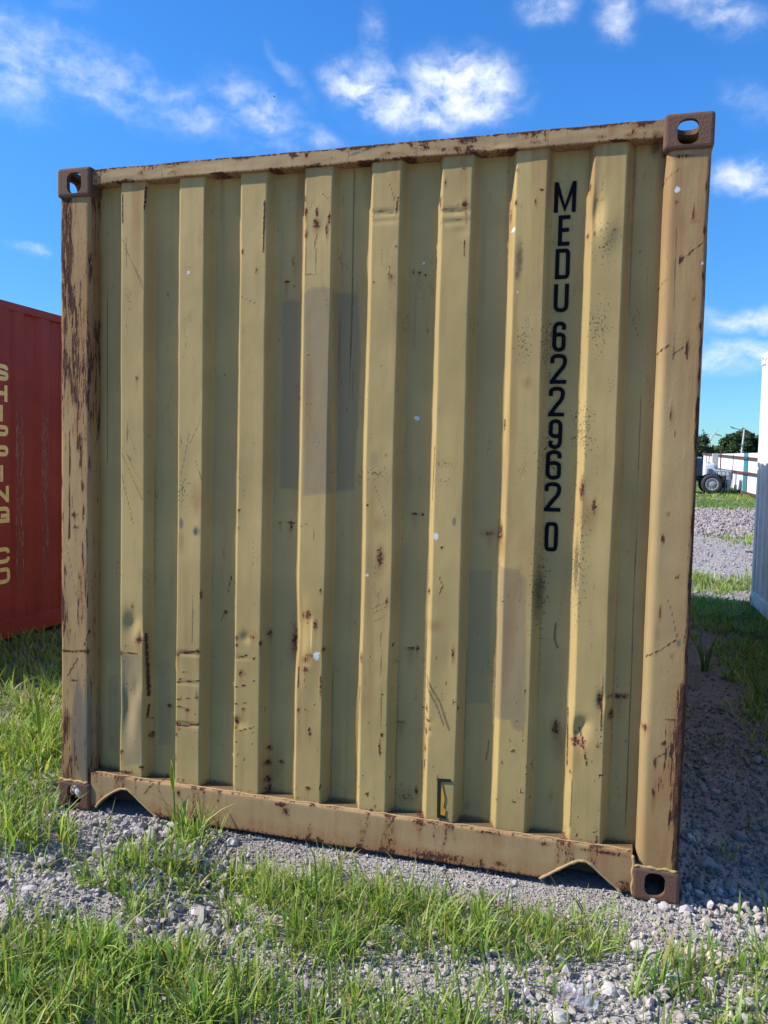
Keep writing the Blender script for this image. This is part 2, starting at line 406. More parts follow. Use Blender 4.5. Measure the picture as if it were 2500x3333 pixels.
# ------------------------------------------------------------------ wear painted on the tan container (millimetres on its end wall)
FEATS = '''l R 6.6 382 2506 375 2417
l R 6.73 278 2481 279 2372
l S 4.49 295 2320 296 2198
l S 3 279 2308 373 2111
l S 3 290 2275 369 2137
b R 345 1768 7 10
l S 3.81 282 1491 324 1441
l S 3.03 301 1604 305 1525
l S 3.03 309 1558 347 1466
b W 569 2168 9 9
l R 7.4 884 2417 881 2234
b R 796 2235 5 11
b R 853 2165 5 11
l S 2.76 795 2068 857 2041
b R 180 2348 5 5
b R 455 2099 6 4
l G 3.07 179 2534 182 1438
l S 2.91 539 1541 546 1509
l S 2.87 621 1594 575 1503
b G 145 2524 6 6
b R 1444 2574 12 12
b R 1534 2584 7 5
l R 3.14 1576 2591 1575 2538
b R 998 2569 7 14
b R 1053 2569 7 14
l B 7.83 1221 2551 1352 2582
l G 2.24 1209 2578 1209 2547
b R 1287 2572 6 8
b R 1363 2591 16 4
b R 1045 2415 5 13
b R 1047 2367 8 22
b R 1051 2289 7 17
b R 1091 2364 6 17
b R 1091 2322 13 17
b R 1140 2340 4 22
b R 1132 2298 7 27
l R 4.02 1112 2429 1138 2408
l R 2.89 1091 2284 1082 2234
l S 1.75 1052 2244 1051 2142
l S 1.74 1092 2237 1090 2143
l R 3.5 1051 2141 1095 2140
b R 983 2204 2 16
b R 959 2128 15 4
b R 989 2111 4 5
l R 4.9 1398 2397 1391 2336
l S 1.64 1361 2461 1387 2382
l S 2.22 1300 2359 1393 2341
l S 2.22 1295 2336 1388 2333
b O 1291 2305 5 24
b R 1394 2227 4 6
b R 1377 2121 10 11
l R 2.2 1373 2160 1374 2129
b R 1314 2103 3 4
l S 1.66 1353 2093 1389 2095
l S 1.65 1375 2072 1377 2009
b W 1488 2175 8 6
b R 1450 2144 4 9
b R 1472 2140 9 3
b R 1494 2132 3 4
l O 3.84 1462 2104 1459 1877
l O 3.28 1490 2082 1490 1982
b R 1508 1934 5 8
b R 1548 2385 8 11
b R 1550 2364 5 8
b R 1568 2436 5 15
b R 1639 2359 10 17
l R 4.68 1644 2331 1644 2293
l R 4.7 1641 2232 1643 2182
l R 2.6 1627 2480 1650 2476
l S 1.59 1554 2346 1628 2337
l S 1.59 1550 2301 1624 2307
b W 1810 2261 13 6
b W 1832 2050 5 4
b R 1816 2461 4 6
l G 1.71 1217 2523 1218 1688
l G 1.71 1226 2523 1226 1688
b G 1827 2111 10 20
l S 2.26 1808 2468 1823 2447
b R 1900 2389 7 3
b R 1815 2351 3 11
b R 1882 2349 5 14
b W 1809 2265 14 7
b W 1830 2050 7 5
b G 1832 2163 15 67
b R 1795 2316 3 22
b W 2003 2362 6 5
b R 2099 2348 5 4
b R 2082 2346 4 4
b R 2099 2243 4 4
b R 2143 2245 4 4
b R 2078 2233 3 8
b R 2058 2392 3 14
b R 2056 2235 4 11
b K 2108 1931 38 83
b K 2114 2204 32 65
b K 1855 1880 34 68
b K 1930 1886 23 114
l G 2.63 2254 2517 2252 1689
b G 2263 2516 18 32
b O 2363 2422 80 68
b O 2369 2291 76 142
b O 2378 2081 61 132
l R 4.09 2291 2388 2331 2417
b R 2330 2315 7 9
b R 2385 2269 6 24
b R 2388 2253 13 5
l R 2.54 2351 2127 2416 2184
b R 2351 2129 4 14
l R 3.09 2290 2052 2312 2072
l R 4.65 2296 1837 2329 1861
l R 2.56 2345 1831 2370 1852
b R 2385 1852 6 33
b R 2420 2361 6 23
b R 2422 2220 5 21
b R 2420 1920 9 23
b R 2430 2141 5 31
b R 2422 1761 6 21
b W 2333 2354 12 13
b W 2419 2118 6 8
b R 2347 2457 45 6
l S 2.03 2333 2294 2344 1815
b R 2396 2006 4 6
b O 1874 1741 15 17
b R 2121 2577 21 7
b R 2215 2574 31 12
l R 3.86 1905 2580 1912 2541
b R 2090 2542 16 5
b R 2175 2541 13 6
b O 2241 2556 62 21
b R 2190 2550 7 12
b B 1794 2573 23 11
l S 4.95 277 1469 375 1284
l S 4.14 277 1389 334 1189
l S 3.29 300 1469 358 1370
b R 328 857 5 11
b R 363 721 21 15
b G 362 718 18 12
l R 7.39 386 748 392 491
b O 387 638 12 118
l R 5.87 277 662 354 666
b R 277 664 8 11
p P 1 277 658 376 663 374 214 289 194 276 352
l R 4.95 392 454 388 402 409 389
b R 401 329 10 12
b R 377 199 7 7
b R 282 255 8 11
p P 0.5 180 548 240 569 242 227 181 227
p P 0.5 413 623 482 655 489 288 419 275
b R 476 455 13 8
b B 608 1173 19 26
b G 609 1171 9 14
b B 547 1202 10 21
b O 545 1127 13 39
b O 611 1300 23 56
b K 551 1333 32 49
l S 3.13 577 1551 543 1389
l S 5.47 605 1447 633 1378
l R 8.02 533 683 581 689 628 702
b R 537 682 12 7
b R 624 701 10 10
l R 5.63 534 567 630 582
l R 4.03 535 499 630 516
l R 4.03 531 469 619 475
b R 579 461 14 7
l R 8.07 529 397 576 396 631 407
b R 535 398 14 10
l R 5.6 558 614 582 616
l S 3.16 602 931 600 730
b R 532 355 6 6
b R 530 254 6 6
b R 634 926 5 19
b B 622 522 10 29
l R 3.89 746 1005 729 932
b R 721 856 9 8
l R 3.14 713 845 702 815
b R 792 1261 7 7
b R 792 1195 5 7
b O 856 776 24 20
b R 856 774 12 8
b R 791 767 7 9
b R 792 739 7 8
b R 890 754 7 11
l R 6.91 787 690 811 692 834 703
b R 812 634 13 12
l R 3.85 790 575 836 585
l R 3.08 787 507 833 515
b R 822 489 9 6
b R 792 439 12 17
l R 5.4 788 410 811 402 836 412
l R 7.86 6 652 139 661
b R 131 660 13 10
b R 75 1216 15 11
b R 78 1168 18 5
b R 113 1334 9 26
l R 5.12 139 747 122 686
l R 5.17 88 627 40 551
l R 5.12 50 1558 49 1119
l R 4.23 96 1558 118 1218
b B 110 286 52 250
b B 97 360 35 151
b R 31 338 26 69
l R 3.47 62 534 131 541
l S 3.45 36 1089 88 855
l R 4.27 105 937 135 939
l R 5.11 135 902 131 843
l R 6.55 443 152 403 106
b R 468 159 8 12
l S 2.45 460 143 509 61
b R 302 171 34 7
p P 1 1058 2088 1072 2096 1150 2094 1165 1337 1056 1323 1042 2070
p P 1 942 2057 972 2065 1017 2055 1027 1343 941 1346
p P 1 1152 2083 1244 2080 1261 1837 1246 1350 1167 1342
l S 3.91 1046 1210 1074 1222 1105 1223 1102 1165
b R 1084 878 13 16
b R 1062 875 6 13
b R 1116 842 9 19
b R 1075 705 17 10
b R 1095 724 16 7
b R 1076 668 14 10
b R 1133 972 6 10
b O 1084 877 47 44
b O 1083 699 39 45
b W 1122 726 16 20
b O 1141 852 7 81
b R 1147 753 7 11
l R 5.53 1048 673 1048 598
b R 1140 607 5 46
b R 1051 512 7 7
b R 1100 431 7 16
b R 1096 212 12 6
l S 2.37 1057 622 1057 419
b O 1049 696 11 90
b R 1016 758 12 54
b O 1008 757 21 68
b R 988 1219 16 4
b R 993 1208 6 19
b R 948 1219 8 5
b R 915 788 10 14
b R 918 334 10 11
b R 914 275 15 14
b R 968 282 14 9
b R 915 209 15 16
b R 916 170 13 11
b O 931 250 41 93
b P 1330 1467 21 37
b K 1339 1418 48 30
l S 3.7 1332 1382 1356 1319 1379 1263
b R 1361 1113 14 36
b O 1354 1234 22 28
b O 1358 1070 19 43
b W 1314 1042 11 6
b R 1308 1302 6 5
b R 1374 1485 5 6
l S 2.99 1332 917 1394 950
l S 2.98 1339 903 1394 932
l S 2.98 1351 875 1388 899
b R 1390 950 4 15
b R 1294 732 9 19
l R 6.8 1293 623 1287 563
l S 3.71 1371 833 1382 478
b R 1385 453 6 9
b R 1377 404 4 29
b O 1290 608 8 146
b R 1477 1272 18 4
b R 1506 1273 5 6
b W 1475 1620 13 9
b R 1475 775 22 4
b R 1501 778 7 9
b R 1445 495 19 3
b O 1467 215 31 34
b K 1467 215 27 30
b R 1511 243 7 15
l R 3.54 1554 1520 1549 1409 1548 1326
b K 1590 1459 44 17
b K 1585 1396 35 14
b W 1569 1198 12 14
b B 1632 1253 7 18
b R 1591 1160 5 5
l R 3.58 1535 1072 1572 1074
l R 4.26 1583 1055 1597 1021 1585 992
b R 1541 992 6 13
b O 1567 874 30 18
b R 1641 777 6 30
l G 8.65 1543 683 1600 596 1635 500
l G 7.21 1544 655 1586 587 1616 512
b R 1547 565 6 14
b R 1551 523 14 5
b R 1545 479 9 11
b R 1543 413 7 14
b R 1541 352 5 19
b O 1539 380 7 159
b O 1747 1213 32 17
b R 1754 1213 15 7
p P 0.6 1677 1083 1771 1088 1776 595 1684 585
l S 5.62 1775 466 1771 422 1765 385
b O 1699 210 11 15
b R 1796 1601 5 17
b R 1794 1218 10 34
b O 1806 1171 20 41
p P 1 1791 1105 1859 1099 1894 1067 1912 566 1899 519 1864 526 1850 559 1791 553
b K 1934 1043 34 158
b G 1935 1008 20 110
b K 1949 1487 40 108
l G 9.34 1996 909 1994 854 2006 820
b R 2009 535 15 29
b G 2012 536 12 21
b O 2021 481 20 49
b O 2001 288 7 18
l R 3.38 1898 537 1896 502
b K 2067 1124 26 180
b G 2060 1124 10 107
b K 2066 1588 38 92
b R 2070 1384 9 40
b R 2111 1326 8 26
b O 2089 1292 35 46
b R 2086 507 23 15
b O 2086 496 33 41
l R 5.86 2091 552 2105 512 2121 432
b O 2065 446 17 62
l R 4.59 2049 616 2053 410
b R 2155 661 8 24
l R 3.2 2161 749 2165 560
b R 2154 505 6 6
l S 3.28 2074 371 2074 205
b R 2218 672 30 10
b R 2195 608 10 18
b G 2193 608 9 15
b R 2241 678 10 8
l G 3.12 2251 1689 2259 205
l R 15.3 2425 1684 2431 1370 2432 1115
l R 20.2 2432 1115 2431 857 2432 531 2436 259
l R 33.6 2420 739 2419 569
b R 2306 589 11 12
b R 2390 579 10 10
b R 2391 625 22 5
b R 2364 543 10 8
b R 2395 536 7 11
l R 5.53 2347 494 2371 510
b R 2342 474 6 21
b R 2341 353 7 47
b R 2405 296 12 40
l R 4.31 2300 830 2344 860 2389 893
b B 2400 884 9 17
l S 1.82 2362 1027 2394 906
b R 2345 1637 4 32
b R 2335 1226 4 17
b R 2347 1310 4 9
b R 2379 840 5 13
b O 2330 908 7 33
b R 2386 1103 5 6
b R 2336 980 3 26
b O 2370 391 43 106
b R 997 143 25 11
b R 1016 118 12 18
l S 3.16 419 138 398 97
b R 555 128 10 15
b R 1609 35 111 19
b R 1770 35 8 17
b R 1537 151 26 12
b R 1987 142 16 7
b R 1791 151 49 5
b O 1817 131 49 34
b R 2197 141 68 6
b R 1836 43 21 8'''
CH = {'R': (0, 0), 'P': (0, 1), 'G': (0, 2), 'W': (0, 3), 'S': (1, 0), 'O': (1, 1), 'B': (1, 2), 'K': (1, 3)}
def seg_dist(u, z, a, b):
    d = b-a; L = max(d@d, 1e-9)
    t = np.clip(((u-a[0])*d[0]+(z-a[1])*d[1])/L, 0, 1)
    return np.hypot(u-a[0]-t*d[0], z-a[1]-t*d[1])
def poly_sd(u, z, pts):
    ins = np.zeros(u.shape, bool); dist = np.full(u.shape, 1e9)
    for a, b in zip(pts, np.roll(pts, -1, 0)):
        dist = np.minimum(dist, seg_dist(u, z, a, b))
        cr = ((a[1] > z) != (b[1] > z)) & (u < (b[0]-a[0])*(z-a[1])/(b[1]-a[1]+1e-12)+a[0])
        ins ^= cr
    return np.where(ins, dist, -dist)
def wear(u, z, zones='all'):
    """two RGBA masks for points (u, z) on the end wall"""
    n = len(u); A = np.zeros((2, n, 4))
    for ln in FEATS.strip().splitlines():
        t = ln.split(); k, ch = CH[t[1]]; v = np.array([float(q) for q in t[2:]])
        if t[0] == 'b':
            c0, c1, ru, rz = v[:4]/1000.0; ru = max(ru, 0.005); rz = max(rz, 0.005)
            idx = np.nonzero((np.abs(u-c0) < 2*ru) & (np.abs(z-c1) < 2*rz))[0]
            if not len(idx): continue
            e = np.hypot((u[idx]-c0)/ru, (z[idx]-c1)/rz)
            val = np.clip(0.92-0.45*e, 0, 1)
        else:
            pts = v[1:].reshape(-1, 2)/1000.0; w = max(v[0]/1000.0, 0.004) if t[0] == 'l' else v[0]
            pad = w*1.2+0.01 if t[0] == 'l' else 0.03
            idx = np.nonzero((u > pts[:, 0].min()-pad) & (u < pts[:, 0].max()+pad) & (z > pts[:, 1].min()-pad) & (z < pts[:, 1].max()+pad))[0]
            if not len(idx): continue
            if t[0] == 'l':
                d = np.full(len(idx), 1e9)
                for a, b in zip(pts, pts[1:]): d = np.minimum(d, seg_dist(u[idx], z[idx], a, b))
                val = np.clip(1.02-0.5*d/(w*0.5), 0, 1)
            else:
                val = np.clip(0.5+poly_sd(u[idx], z[idx], pts)/0.02, 0, 1)*(1 if w >= 1 else np.clip(0.4+w*0.5, 0, 1))
        A[k, idx, ch] = np.maximum(A[k, idx, ch], val)
        if t[0] == 'b' and t[1] == 'R' and ru > 0.006:          # rust bleeding down below the mark
            L = 0.05+2.2*ru; j = np.nonzero((np.abs(u-c0) < ru*1.3) & (z < c1) & (z > c1-rz-L))[0]
            if len(j):
                run = np.clip(1-np.abs(u[j]-c0)/(ru*1.3), 0, 1)*np.clip(1-(c1-z[j])/(rz+L), 0, 1)
                A[1, j, 1] = np.maximum(A[1, j, 1], 1.15*run)
    return A
def with_wear(name, V, F, mat, parent, extra=None, smooth=True):
    V = np.asarray(V, float); A = wear(V[:, 0], V[:, 2])
    if extra: extra(V, A)
    return link(name, npmesh(name, V, F, smooth, {'wear': A[0], 'wear2': A[1]}), mat, parent)

# ------------------------------------------------------------------ container parts shared by all three containers
CW, CL, CHH = 2.438, 6.058, 2.591
def rrect(w, h, r, n=5):
    pts = []
    for cx, cy, a0 in ((w/2-r, h/2-r, 0), (-w/2+r, h/2-r, 90), (-w/2+r, -h/2+r, 180), (w/2-r, -h/2+r, 270)):
        for k in range(n+1):
            a = R(a0+90*k/n); pts.append((cx+r*math.cos(a), cy+r*math.sin(a)))
    return pts
def prism(pts, f0, f1):
    bm = bmesh.new()
    a = [bm.verts.new(f0(*q)) for q in pts]; b = [bm.verts.new(f1(*q)) for q in pts]
    n = len(pts)
    for k in range(n): bm.faces.new((a[k], a[(k+1) % n], b[(k+1) % n], b[k]))
    bm.faces.new(a[::-1]); bm.faces.new(b)
    return bm
def cast_mesh():
    """corner casting for the right front top corner: outer corner at the origin, reaching -x, +y, -z"""
    o = obj('casting_blank', bx(bmesh.new(), -0.154, 0, 0, 0.178, -0.114, 0, 0.012, 3), None)
    cut = [obj('c', bx(bmesh.new(), -0.13, -0.020, 0.020, 0.155, -0.096, -0.018)),
           obj('c', prism(rrect(0.066, 0.080, 0.026), lambda a, b: (-0.080+a, -0.03, -0.061+b), lambda a, b: (-0.080+a, 0.06, -0.061+b))),
           obj('c', prism(rrect(0.080, 0.062, 0.028), lambda a, b: (0.03, 0.089+a, -0.058+b), lambda a, b: (-0.06, 0.089+a, -0.058+b))),
           obj('c', prism(rrect(0.066, 0.124, 0.030), lambda a, b: (-0.075+a, 0.089+b, 0.03), lambda a, b: (-0.075+a, 0.089+b, -0.05)))]
    for k in cut:
        md = o.modifiers.new('cut', 'BOOLEAN'); md.operation = 'DIFFERENCE'; md.object = k; md.solver = 'EXACT'
    dg = bpy.context.evaluated_depsgraph_get(); dg.update()
    me = bpy.data.meshes.new_from_object(o.evaluated_get(dg)); me.name = 'corner_casting'
    for k in cut+[o]:
        d = k.data; bpy.data.objects.remove(k); bpy.data.meshes.remove(d)
    me.materials.clear()
    return me
CAST = cast_mesh()
def castings(root, mat):
    made = {}
    for sxx in (1, -1):
        for syy in (1, -1):
            for szz in (1, -1):
                me = CAST.copy()
                bm = bmesh.new(); bm.from_mesh(me)
                bmesh.ops.scale(bm, vec=(sxx, syy, szz), verts=bm.verts)
                if sxx*syy*szz < 0: bmesh.ops.reverse_faces(bm, faces=bm.faces)
                bmesh.ops.translate(bm, vec=(CW if sxx > 0 else 0, 0 if syy > 0 else CL, CHH if szz > 0 else 0), verts=bm.verts)
                bm.to_mesh(me); bm.free()
                link('corner_casting', me, mat, root)
def corr_profile(s, pitch, flat, slope, depth, phase, plain=None):
    """depth below the outer flats at running length s"""
    q = np.mod(np.asarray(s, float)-phase, pitch)
    d = depth*np.clip(np.minimum((q-flat)/slope, (pitch-q)/slope), 0, 1)
    if plain:                                           # a smooth stretch that carries the lettering
        a, b = plain; d = np.minimum(d, 0.55*np.clip(np.maximum(a-np.asarray(s, float), np.asarray(s, float)-b), 0, 1))
    return d
def side_panel(name, root, mat, xout, sgn, y0, y1, z0, z1, prm, wearf=None, dy=0.012, dz=0.05):
    """corrugated long side in the plane x = xout, outer side towards sgn"""
    pitch, flat, slope, depth, phase = prm[:5]
    ys = [y0, y1]
    k0 = math.floor((y0-phase)/pitch)-1
    for k in range(k0, int((y1-phase)/pitch)+2):
        b = phase+k*pitch
        for q in (0, flat, flat+slope, pitch-slope): ys.append(b+q)
    ys = np.unique(np.round(np.concatenate([np.array(ys), np.arange(y0, y1, dy)]), 4)); ys = ys[(ys >= y0) & (ys <= y1)]
    zs = np.linspace(z0, z1, int((z1-z0)/dz)+1)
    d = corr_profile(ys, *prm)
    # soften the bends
    YY, ZZ = np.meshgrid(ys, zs, indexing='ij')
    XX = np.broadcast_to((xout-sgn*d)[:, None], YY.shape)
    V = np.stack([XX, YY, ZZ], -1).reshape(-1, 3)
    A = np.zeros((2, len(V), 4))
    if wearf: wearf(V, A)
    return link(name, npmesh(name, V, grid_faces(len(ys), len(zs), sgn > 0), False, {'wear': A[0], 'wear2': A[1]}), mat, root)
def roof_panel(root, mat):
    ys = []; b = 0.1
    while b < CL-0.1:
        ys += [b, b+0.09, b+0.105, b+0.195]; b += 0.21
    ys = np.array([0.06]+ys+[CL-0.06])
    zs = CHH-0.035-np.where((np.arange(len(ys)) % 4 == 2) | (np.arange(len(ys)) % 4 == 3), 0.0, 0.015)
    V = [(x, y, z) for x in (0.04, CW-0.04) for y, z in zip(ys, zs)]
    return link('roof', npmesh('roof', V, grid_faces(2, len(ys))), mat, root)
def shell(root, mat, prm_l, prm_r, wl=None, wr=None, front=True, rail=None):
    """walls, rails, roof, floor and doors in the container's own coordinates (front end at y = 0)"""
    rail = rail or mat
    castings(root, M['casting'] if mat is M['tan'] else mat)
    side_panel('side_wall', root, mat, 0.010, -1, 0.10, CL-0.10, 0.15, CHH-0.06, prm_l, wl, 0.3, 0.3)
    side_panel('side_wall', root, mat, CW-0.010, 1, 0.10, CL-0.10, 0.15, CHH-0.06, prm_r, wr, *((0.012, 0.05) if wr else (0.3, 0.3)))
    roof_panel(root, mat)
    for x0, x1 in ((0.004, 0.064), (CW-0.064, CW-0.004)):
        box('top_side_rail', x0, x1, 0.178, CL-0.178, CHH-0.068, CHH-0.008, rail, root, 0.005)
        box('bottom_side_rail', x0, x1, 0.178, CL-0.178, 0.016, 0.155, rail, root, 0.006)
    box('floor', 0.07, CW-0.07, 0.10, CL-0.05, 0.13, 0.16, M['dark'], root)
    for x0, x1 in ((0.008, 0.14), (CW-0.14, CW-0.008)):
        box('corner_post', x0, x1, CL-0.13, CL-0.012, 0.114, CHH-0.114, rail, root, 0.012)
    box('rear_sill', 0.154, CW-0.154, CL-0.10, CL-0.02, 0.016, 0.15, rail, root, 0.005)
    box('rear_header', 0.154, CW-0.154, CL-0.10, CL-0.02, CHH-0.11, CHH-0.012, rail, root, 0.005)
    for x0, x1 in ((0.145, CW/2-0.006), (CW/2+0.006, CW-0.145)):
        d = box('door', x0, x1, CL-0.085, CL-0.045, 0.16, CHH-0.12, mat, root, 0.006)
        for q in (0.25, 0.72):
            xb = x0+(x1-x0)*q
            obj('locking_bar', tube(bmesh.new(), [(xb, CL-0.022, 0.12), (xb, CL-0.022, CHH-0.09)], 0.017, 10), M['galv'], d)
    if front:
        for x0, x1 in ((0.008, 0.14), (CW-0.14, CW-0.008)):
            box('corner_post', x0, x1, 0.012, 0.13, 0.114, CHH-0.114, rail, root, 0.012)
        box('front_header', 0.154, CW-0.154, 0.02, 0.10, CHH-0.066, CHH-0.010, rail, root, 0.005)
        box('front_sill', 0.154, CW-0.154, 0.012, 0.09, 0.016, 0.155, rail, root, 0.005)
        xs = []; b = 0.142
        for k in range(9): xs += [(b, 0.077), (b+0.1, 0.077), (b+0.118, 0.032), (b+0.222, 0.032)]; b += 0.24
        xs = [q for q in xs if q[0] < CW-0.14]+[(CW-0.13, 0.077)]
        V = [(x, y, z) for x, y in xs for z in (0.14, CHH-0.06)]
        link('end_wall', npmesh('end_wall', V, grid_faces(len(xs), 2)), mat, root)

# stroke lettering: centre lines in a unit box
def chaikin(p, it=2, closed=False):
    p = [np.array(q, float) for q in p]
    for _ in range(it):
        q = [] if closed else [p[0]]
        for a, b in (zip(p, p[1:]+p[:1]) if closed else zip(p, p[1:])):
            q += [a*0.75+b*0.25, a*0.25+b*0.75]
        if not closed: q.append(p[-1])
        p = q
    return p
_six = [(1, 0.76), (1, 1), (0, 1), (0, 0.5), (0, 0), (1, 0), (1, 0.3), (1, 0.58), (0, 0.58), (0, 0.36)]
_C = [(1, 0.66), (1, 0.86), (0.86, 1), (0.5, 1), (0.14, 1), (0, 0.84), (0, 0.5), (0, 0.16), (0.14, 0), (0.5, 0), (0.86, 0), (1, 0.14), (1, 0.34)]
GL = {'M': [([(0, 0), (0, 1)], 0), ([(1, 0), (1, 1)], 0), ([(0.02, 1), (0.5, 0.02), (0.98, 1)], 0)],
      'E': [([(0, 0), (0, 1)], 0), ([(0, 1), (1, 1)], 0), ([(0, 0), (1, 0)], 0), ([(0, 0.52), (0.9, 0.52)], 0)],
      'D': [([(0, 0), (0, 1)], 0), ([(0, 1), (0.55, 1), (1, 1), (1, 0.6), (1, 0.4), (1, 0), (0.55, 0), (0, 0)], 2)],
      'U': [([(0, 1), (0, 0.4), (0, 0), (1, 0), (1, 0.4), (1, 1)], 2)],
      '6': [(_six, 2)], '9': [([(1-a, 1-b) for a, b in _six], 2)],
      '2': [([(0, 0.72), (0, 1), (1, 1), (1, 0.62), (0.5, 0.36), (0, 0)], 2), ([(0, 0), (1, 0)], 0)],
      '0': [([(0, 0), (0, 0.5), (0, 1), (0.5, 1), (1, 1), (1, 0.5), (1, 0), (0.5, 0)], 3)],
      'S': [([(1, 0.72), (1, 0.88), (0.85, 1), (0.5, 1), (0.15, 1), (0, 0.9), (0, 0.74), (0, 0.58), (0.3, 0.53), (0.7, 0.47), (1, 0.42), (1, 0.26), (1, 0.1), (0.85, 0), (0.5, 0), (0.15, 0), (0, 0.12), (0, 0.28)], 2)],
      'H': [([(0, 0), (0, 1)], 0), ([(1, 0), (1, 1)], 0), ([(0, 0.5), (1, 0.5)], 0)], 'I': [([(0.5, 0), (0.5, 1)], 0)],
      'P': [([(0, 0), (0, 1)], 0), ([(0, 1), (0.55, 1), (0.85, 1), (1, 0.9), (1, 0.72), (1, 0.54), (0.85, 0.44), (0.55, 0.44), (0, 0.44)], 2)],
      'N': [([(0, 0), (0, 1)], 0), ([(1, 0), (1, 1)], 0), ([(0, 1), (1, 0)], 0)],
      'G': [(_C, 2), ([(1, 0.34), (0.55, 0.42), (1, 0.42), (1, 0)], 0)], 'C': [(_C, 2)], 'O': [([(0, 0.16), (0, 0.5), (0, 0.84), (0.14, 1), (0.5, 1), (0.86, 1), (1, 0.84), (1, 0.5), (1, 0.16), (0.86, 0), (0.5, 0), (0.14, 0)], 3)]}
GL['G'] = [(_C, 2), ([(0.55, 0.42), (1, 0.42)], 0), ([(1, 0.45), (1, 0)], 0)]
def letter_bm(ch, w, h, th):
    """flat glyph in the x-y plane, lower left corner at the origin; strokes stacked 0.15 mm apart in z"""
    bm = bmesh.new()
    for k, (pts, mode) in enumerate(GL[ch]):
        P = [np.array((th/2+a*(w-th), th/2+b*(h-th))) for a, b in pts]
        closed = mode == 3
        if mode: P = chaikin(P, 3, closed)
        elif ch not in 'N' or abs(P[0][0]-P[-1][0]) < 1e-6 or abs(P[0][1]-P[-1][1]) < 1e-6:
            if len(P) == 2:                                     # square ends
                d = (P[1]-P[0])/np.linalg.norm(P[1]-P[0]); P = [P[0]-d*th/2, P[1]+d*th/2]
        n = len(P); L = []; Rr = []
        for i in range(n):
            a = P[(i-1) % n] if (closed or i > 0) else None; b = P[(i+1) % n] if (closed or i < n-1) else None
            d1 = (P[i]-a)/max(np.linalg.norm(P[i]-a), 1e-9) if a is not None else None
            d2 = (b-P[i])/max(np.linalg.norm(b-P[i]), 1e-9) if b is not None else None
            d1 = d2 if d1 is None else d1; d2 = d1 if d2 is None else d2
            n1 = np.array((-d1[1], d1[0])); n2 = np.array((-d2[1], d2[0])); mv = n1+n2
            mv = mv/max(np.linalg.norm(mv), 1e-6); off = mv*th/2/max(mv@n1, 0.45)
            L.append(P[i]+off); Rr.append(P[i]-off)
        vl = [bm.verts.new((q[0], np.clip(q[1], 0, h), k*0.0002+0.0008*i_/n)) for i_, q in enumerate(L)]; vr = [bm.verts.new((q[0], np.clip(q[1], 0, h), k*0.0002+0.0008*i_/n)) for i_, q in enumerate(Rr)]
        for i in range(n if closed else n-1):
            j = (i+1) % n
            bm.faces.new((vr[i], vr[j], vl[j], vl[i]))
    return bm

# ------------------------------------------------------------------ the tan container
tan = tag(empty('shipping_container'), 'weathered tan shipping container seen end on, with rusty corner castings', 'container')
PITCH, FW, SL, RL = 0.2565, 0.108, 0.018, 0.273
YF, YR = 0.032, 0.077
def end_profile(u):
    q = np.mod(u-RL, PITCH)
    d = np.clip(np.minimum((q-FW)/SL, (PITCH-q)/SL), 0, 1)
    d = np.where(u < RL-SL, 1.0, d); d = np.where(u > RL+7*PITCH+FW+SL, 1.0, d)
    return YF+(YR-YF)*d
us = np.arange(0.10, 2.335, 0.0055)
ex = []
for k in range(8):
    for b in (RL+k*PITCH-SL/2, RL+k*PITCH+FW+SL/2): ex.append(b+np.linspace(-0.022, 0.022, 15))
us = np.unique(np.round(np.concatenate([us]+ex), 4)); us = us[np.concatenate([[True], np.diff(us) > 0.0012])]
fine = np.arange(0.05, 2.40, 0.0005); kern = np.hanning(33); kern /= kern.sum()
ysm = np.convolve(end_profile(fine), kern, 'same')
yp = np.interp(us, fine, ysm)
zs = np.arange(0.125, 2.5601, 0.0075)
UU, ZZ = np.meshgrid(us, zs, indexing='ij')
YY = np.repeat(yp[:, None], len(zs), 1)
ribw = np.clip((YR-YY)/(YR-YF), 0, 1)
# hand-sized dents, positive = pushed in
DENTS = [(0.325, 0.785, 0.034, 0.050, 0.015), (0.366, 0.735, 0.012, 0.025, 0.007), (0.315, 0.60, 0.05, 0.10, 0.006), (0.300, 0.42, 0.034, 0.11, 0.020), (0.360, 0.42, 0.025, 0.08, -0.004), (0.345, 0.52, 0.02, 0.05, 0.006),
         (2.078, 2.305, 0.022, 0.055, 0.022), (2.120, 2.235, 0.030, 0.055, -0.006), (2.085, 0.535, 0.026, 0.040, 0.024), (2.105, 0.575, 0.020, 0.020, 0.008), (2.160, 0.66, 0.014, 0.03, 0.008),
         (1.045, 0.80, 0.030, 0.14, 0.020), (1.085, 0.86, 0.015, 0.02, 0.004), (1.080, 0.70, 0.018, 0.02, 0.004), (1.12, 0.60, 0.04, 0.12, 0.004),
         (1.345, 2.345, 0.07, 0.010, 0.005), (1.345, 2.318, 0.07, 0.008, 0.003), (1.60, 2.335, 0.06, 0.010, 0.006), (1.60, 2.300, 0.06, 0.010, 0.004), (1.63, 2.27, 0.03, 0.02, 0.003),
         (0.583, 0.687, 0.07, 0.006, 0.006), (0.583, 0.402, 0.07, 0.006, 0.006), (0.583, 0.57, 0.07, 0.005, 0.004), (0.80, 0.43, 0.03, 0.022, 0.007), (0.83, 0.77, 0.02, 0.02, 0.007), (0.80, 0.69, 0.04, 0.006, 0.004),
         (1.55, 0.483, 0.014, 0.014, 0.006), (1.551, 0.52, 0.02, 0.008, 0.005), (1.85, 0.86, 0.05, 0.16, 0.004), (1.36, 1.05, 0.05, 0.2, 0.003), (0.58, 1.4, 0.06, 0.25, 0.004), (1.62, 0.75, 0.05, 0.2, 0.004),
         (1.115, 2.30, 0.05, 0.05, 0.003), (0.833, 1.45, 0.05, 0.3, 0.003), (2.11, 1.3, 0.06, 0.3, 0.004)]
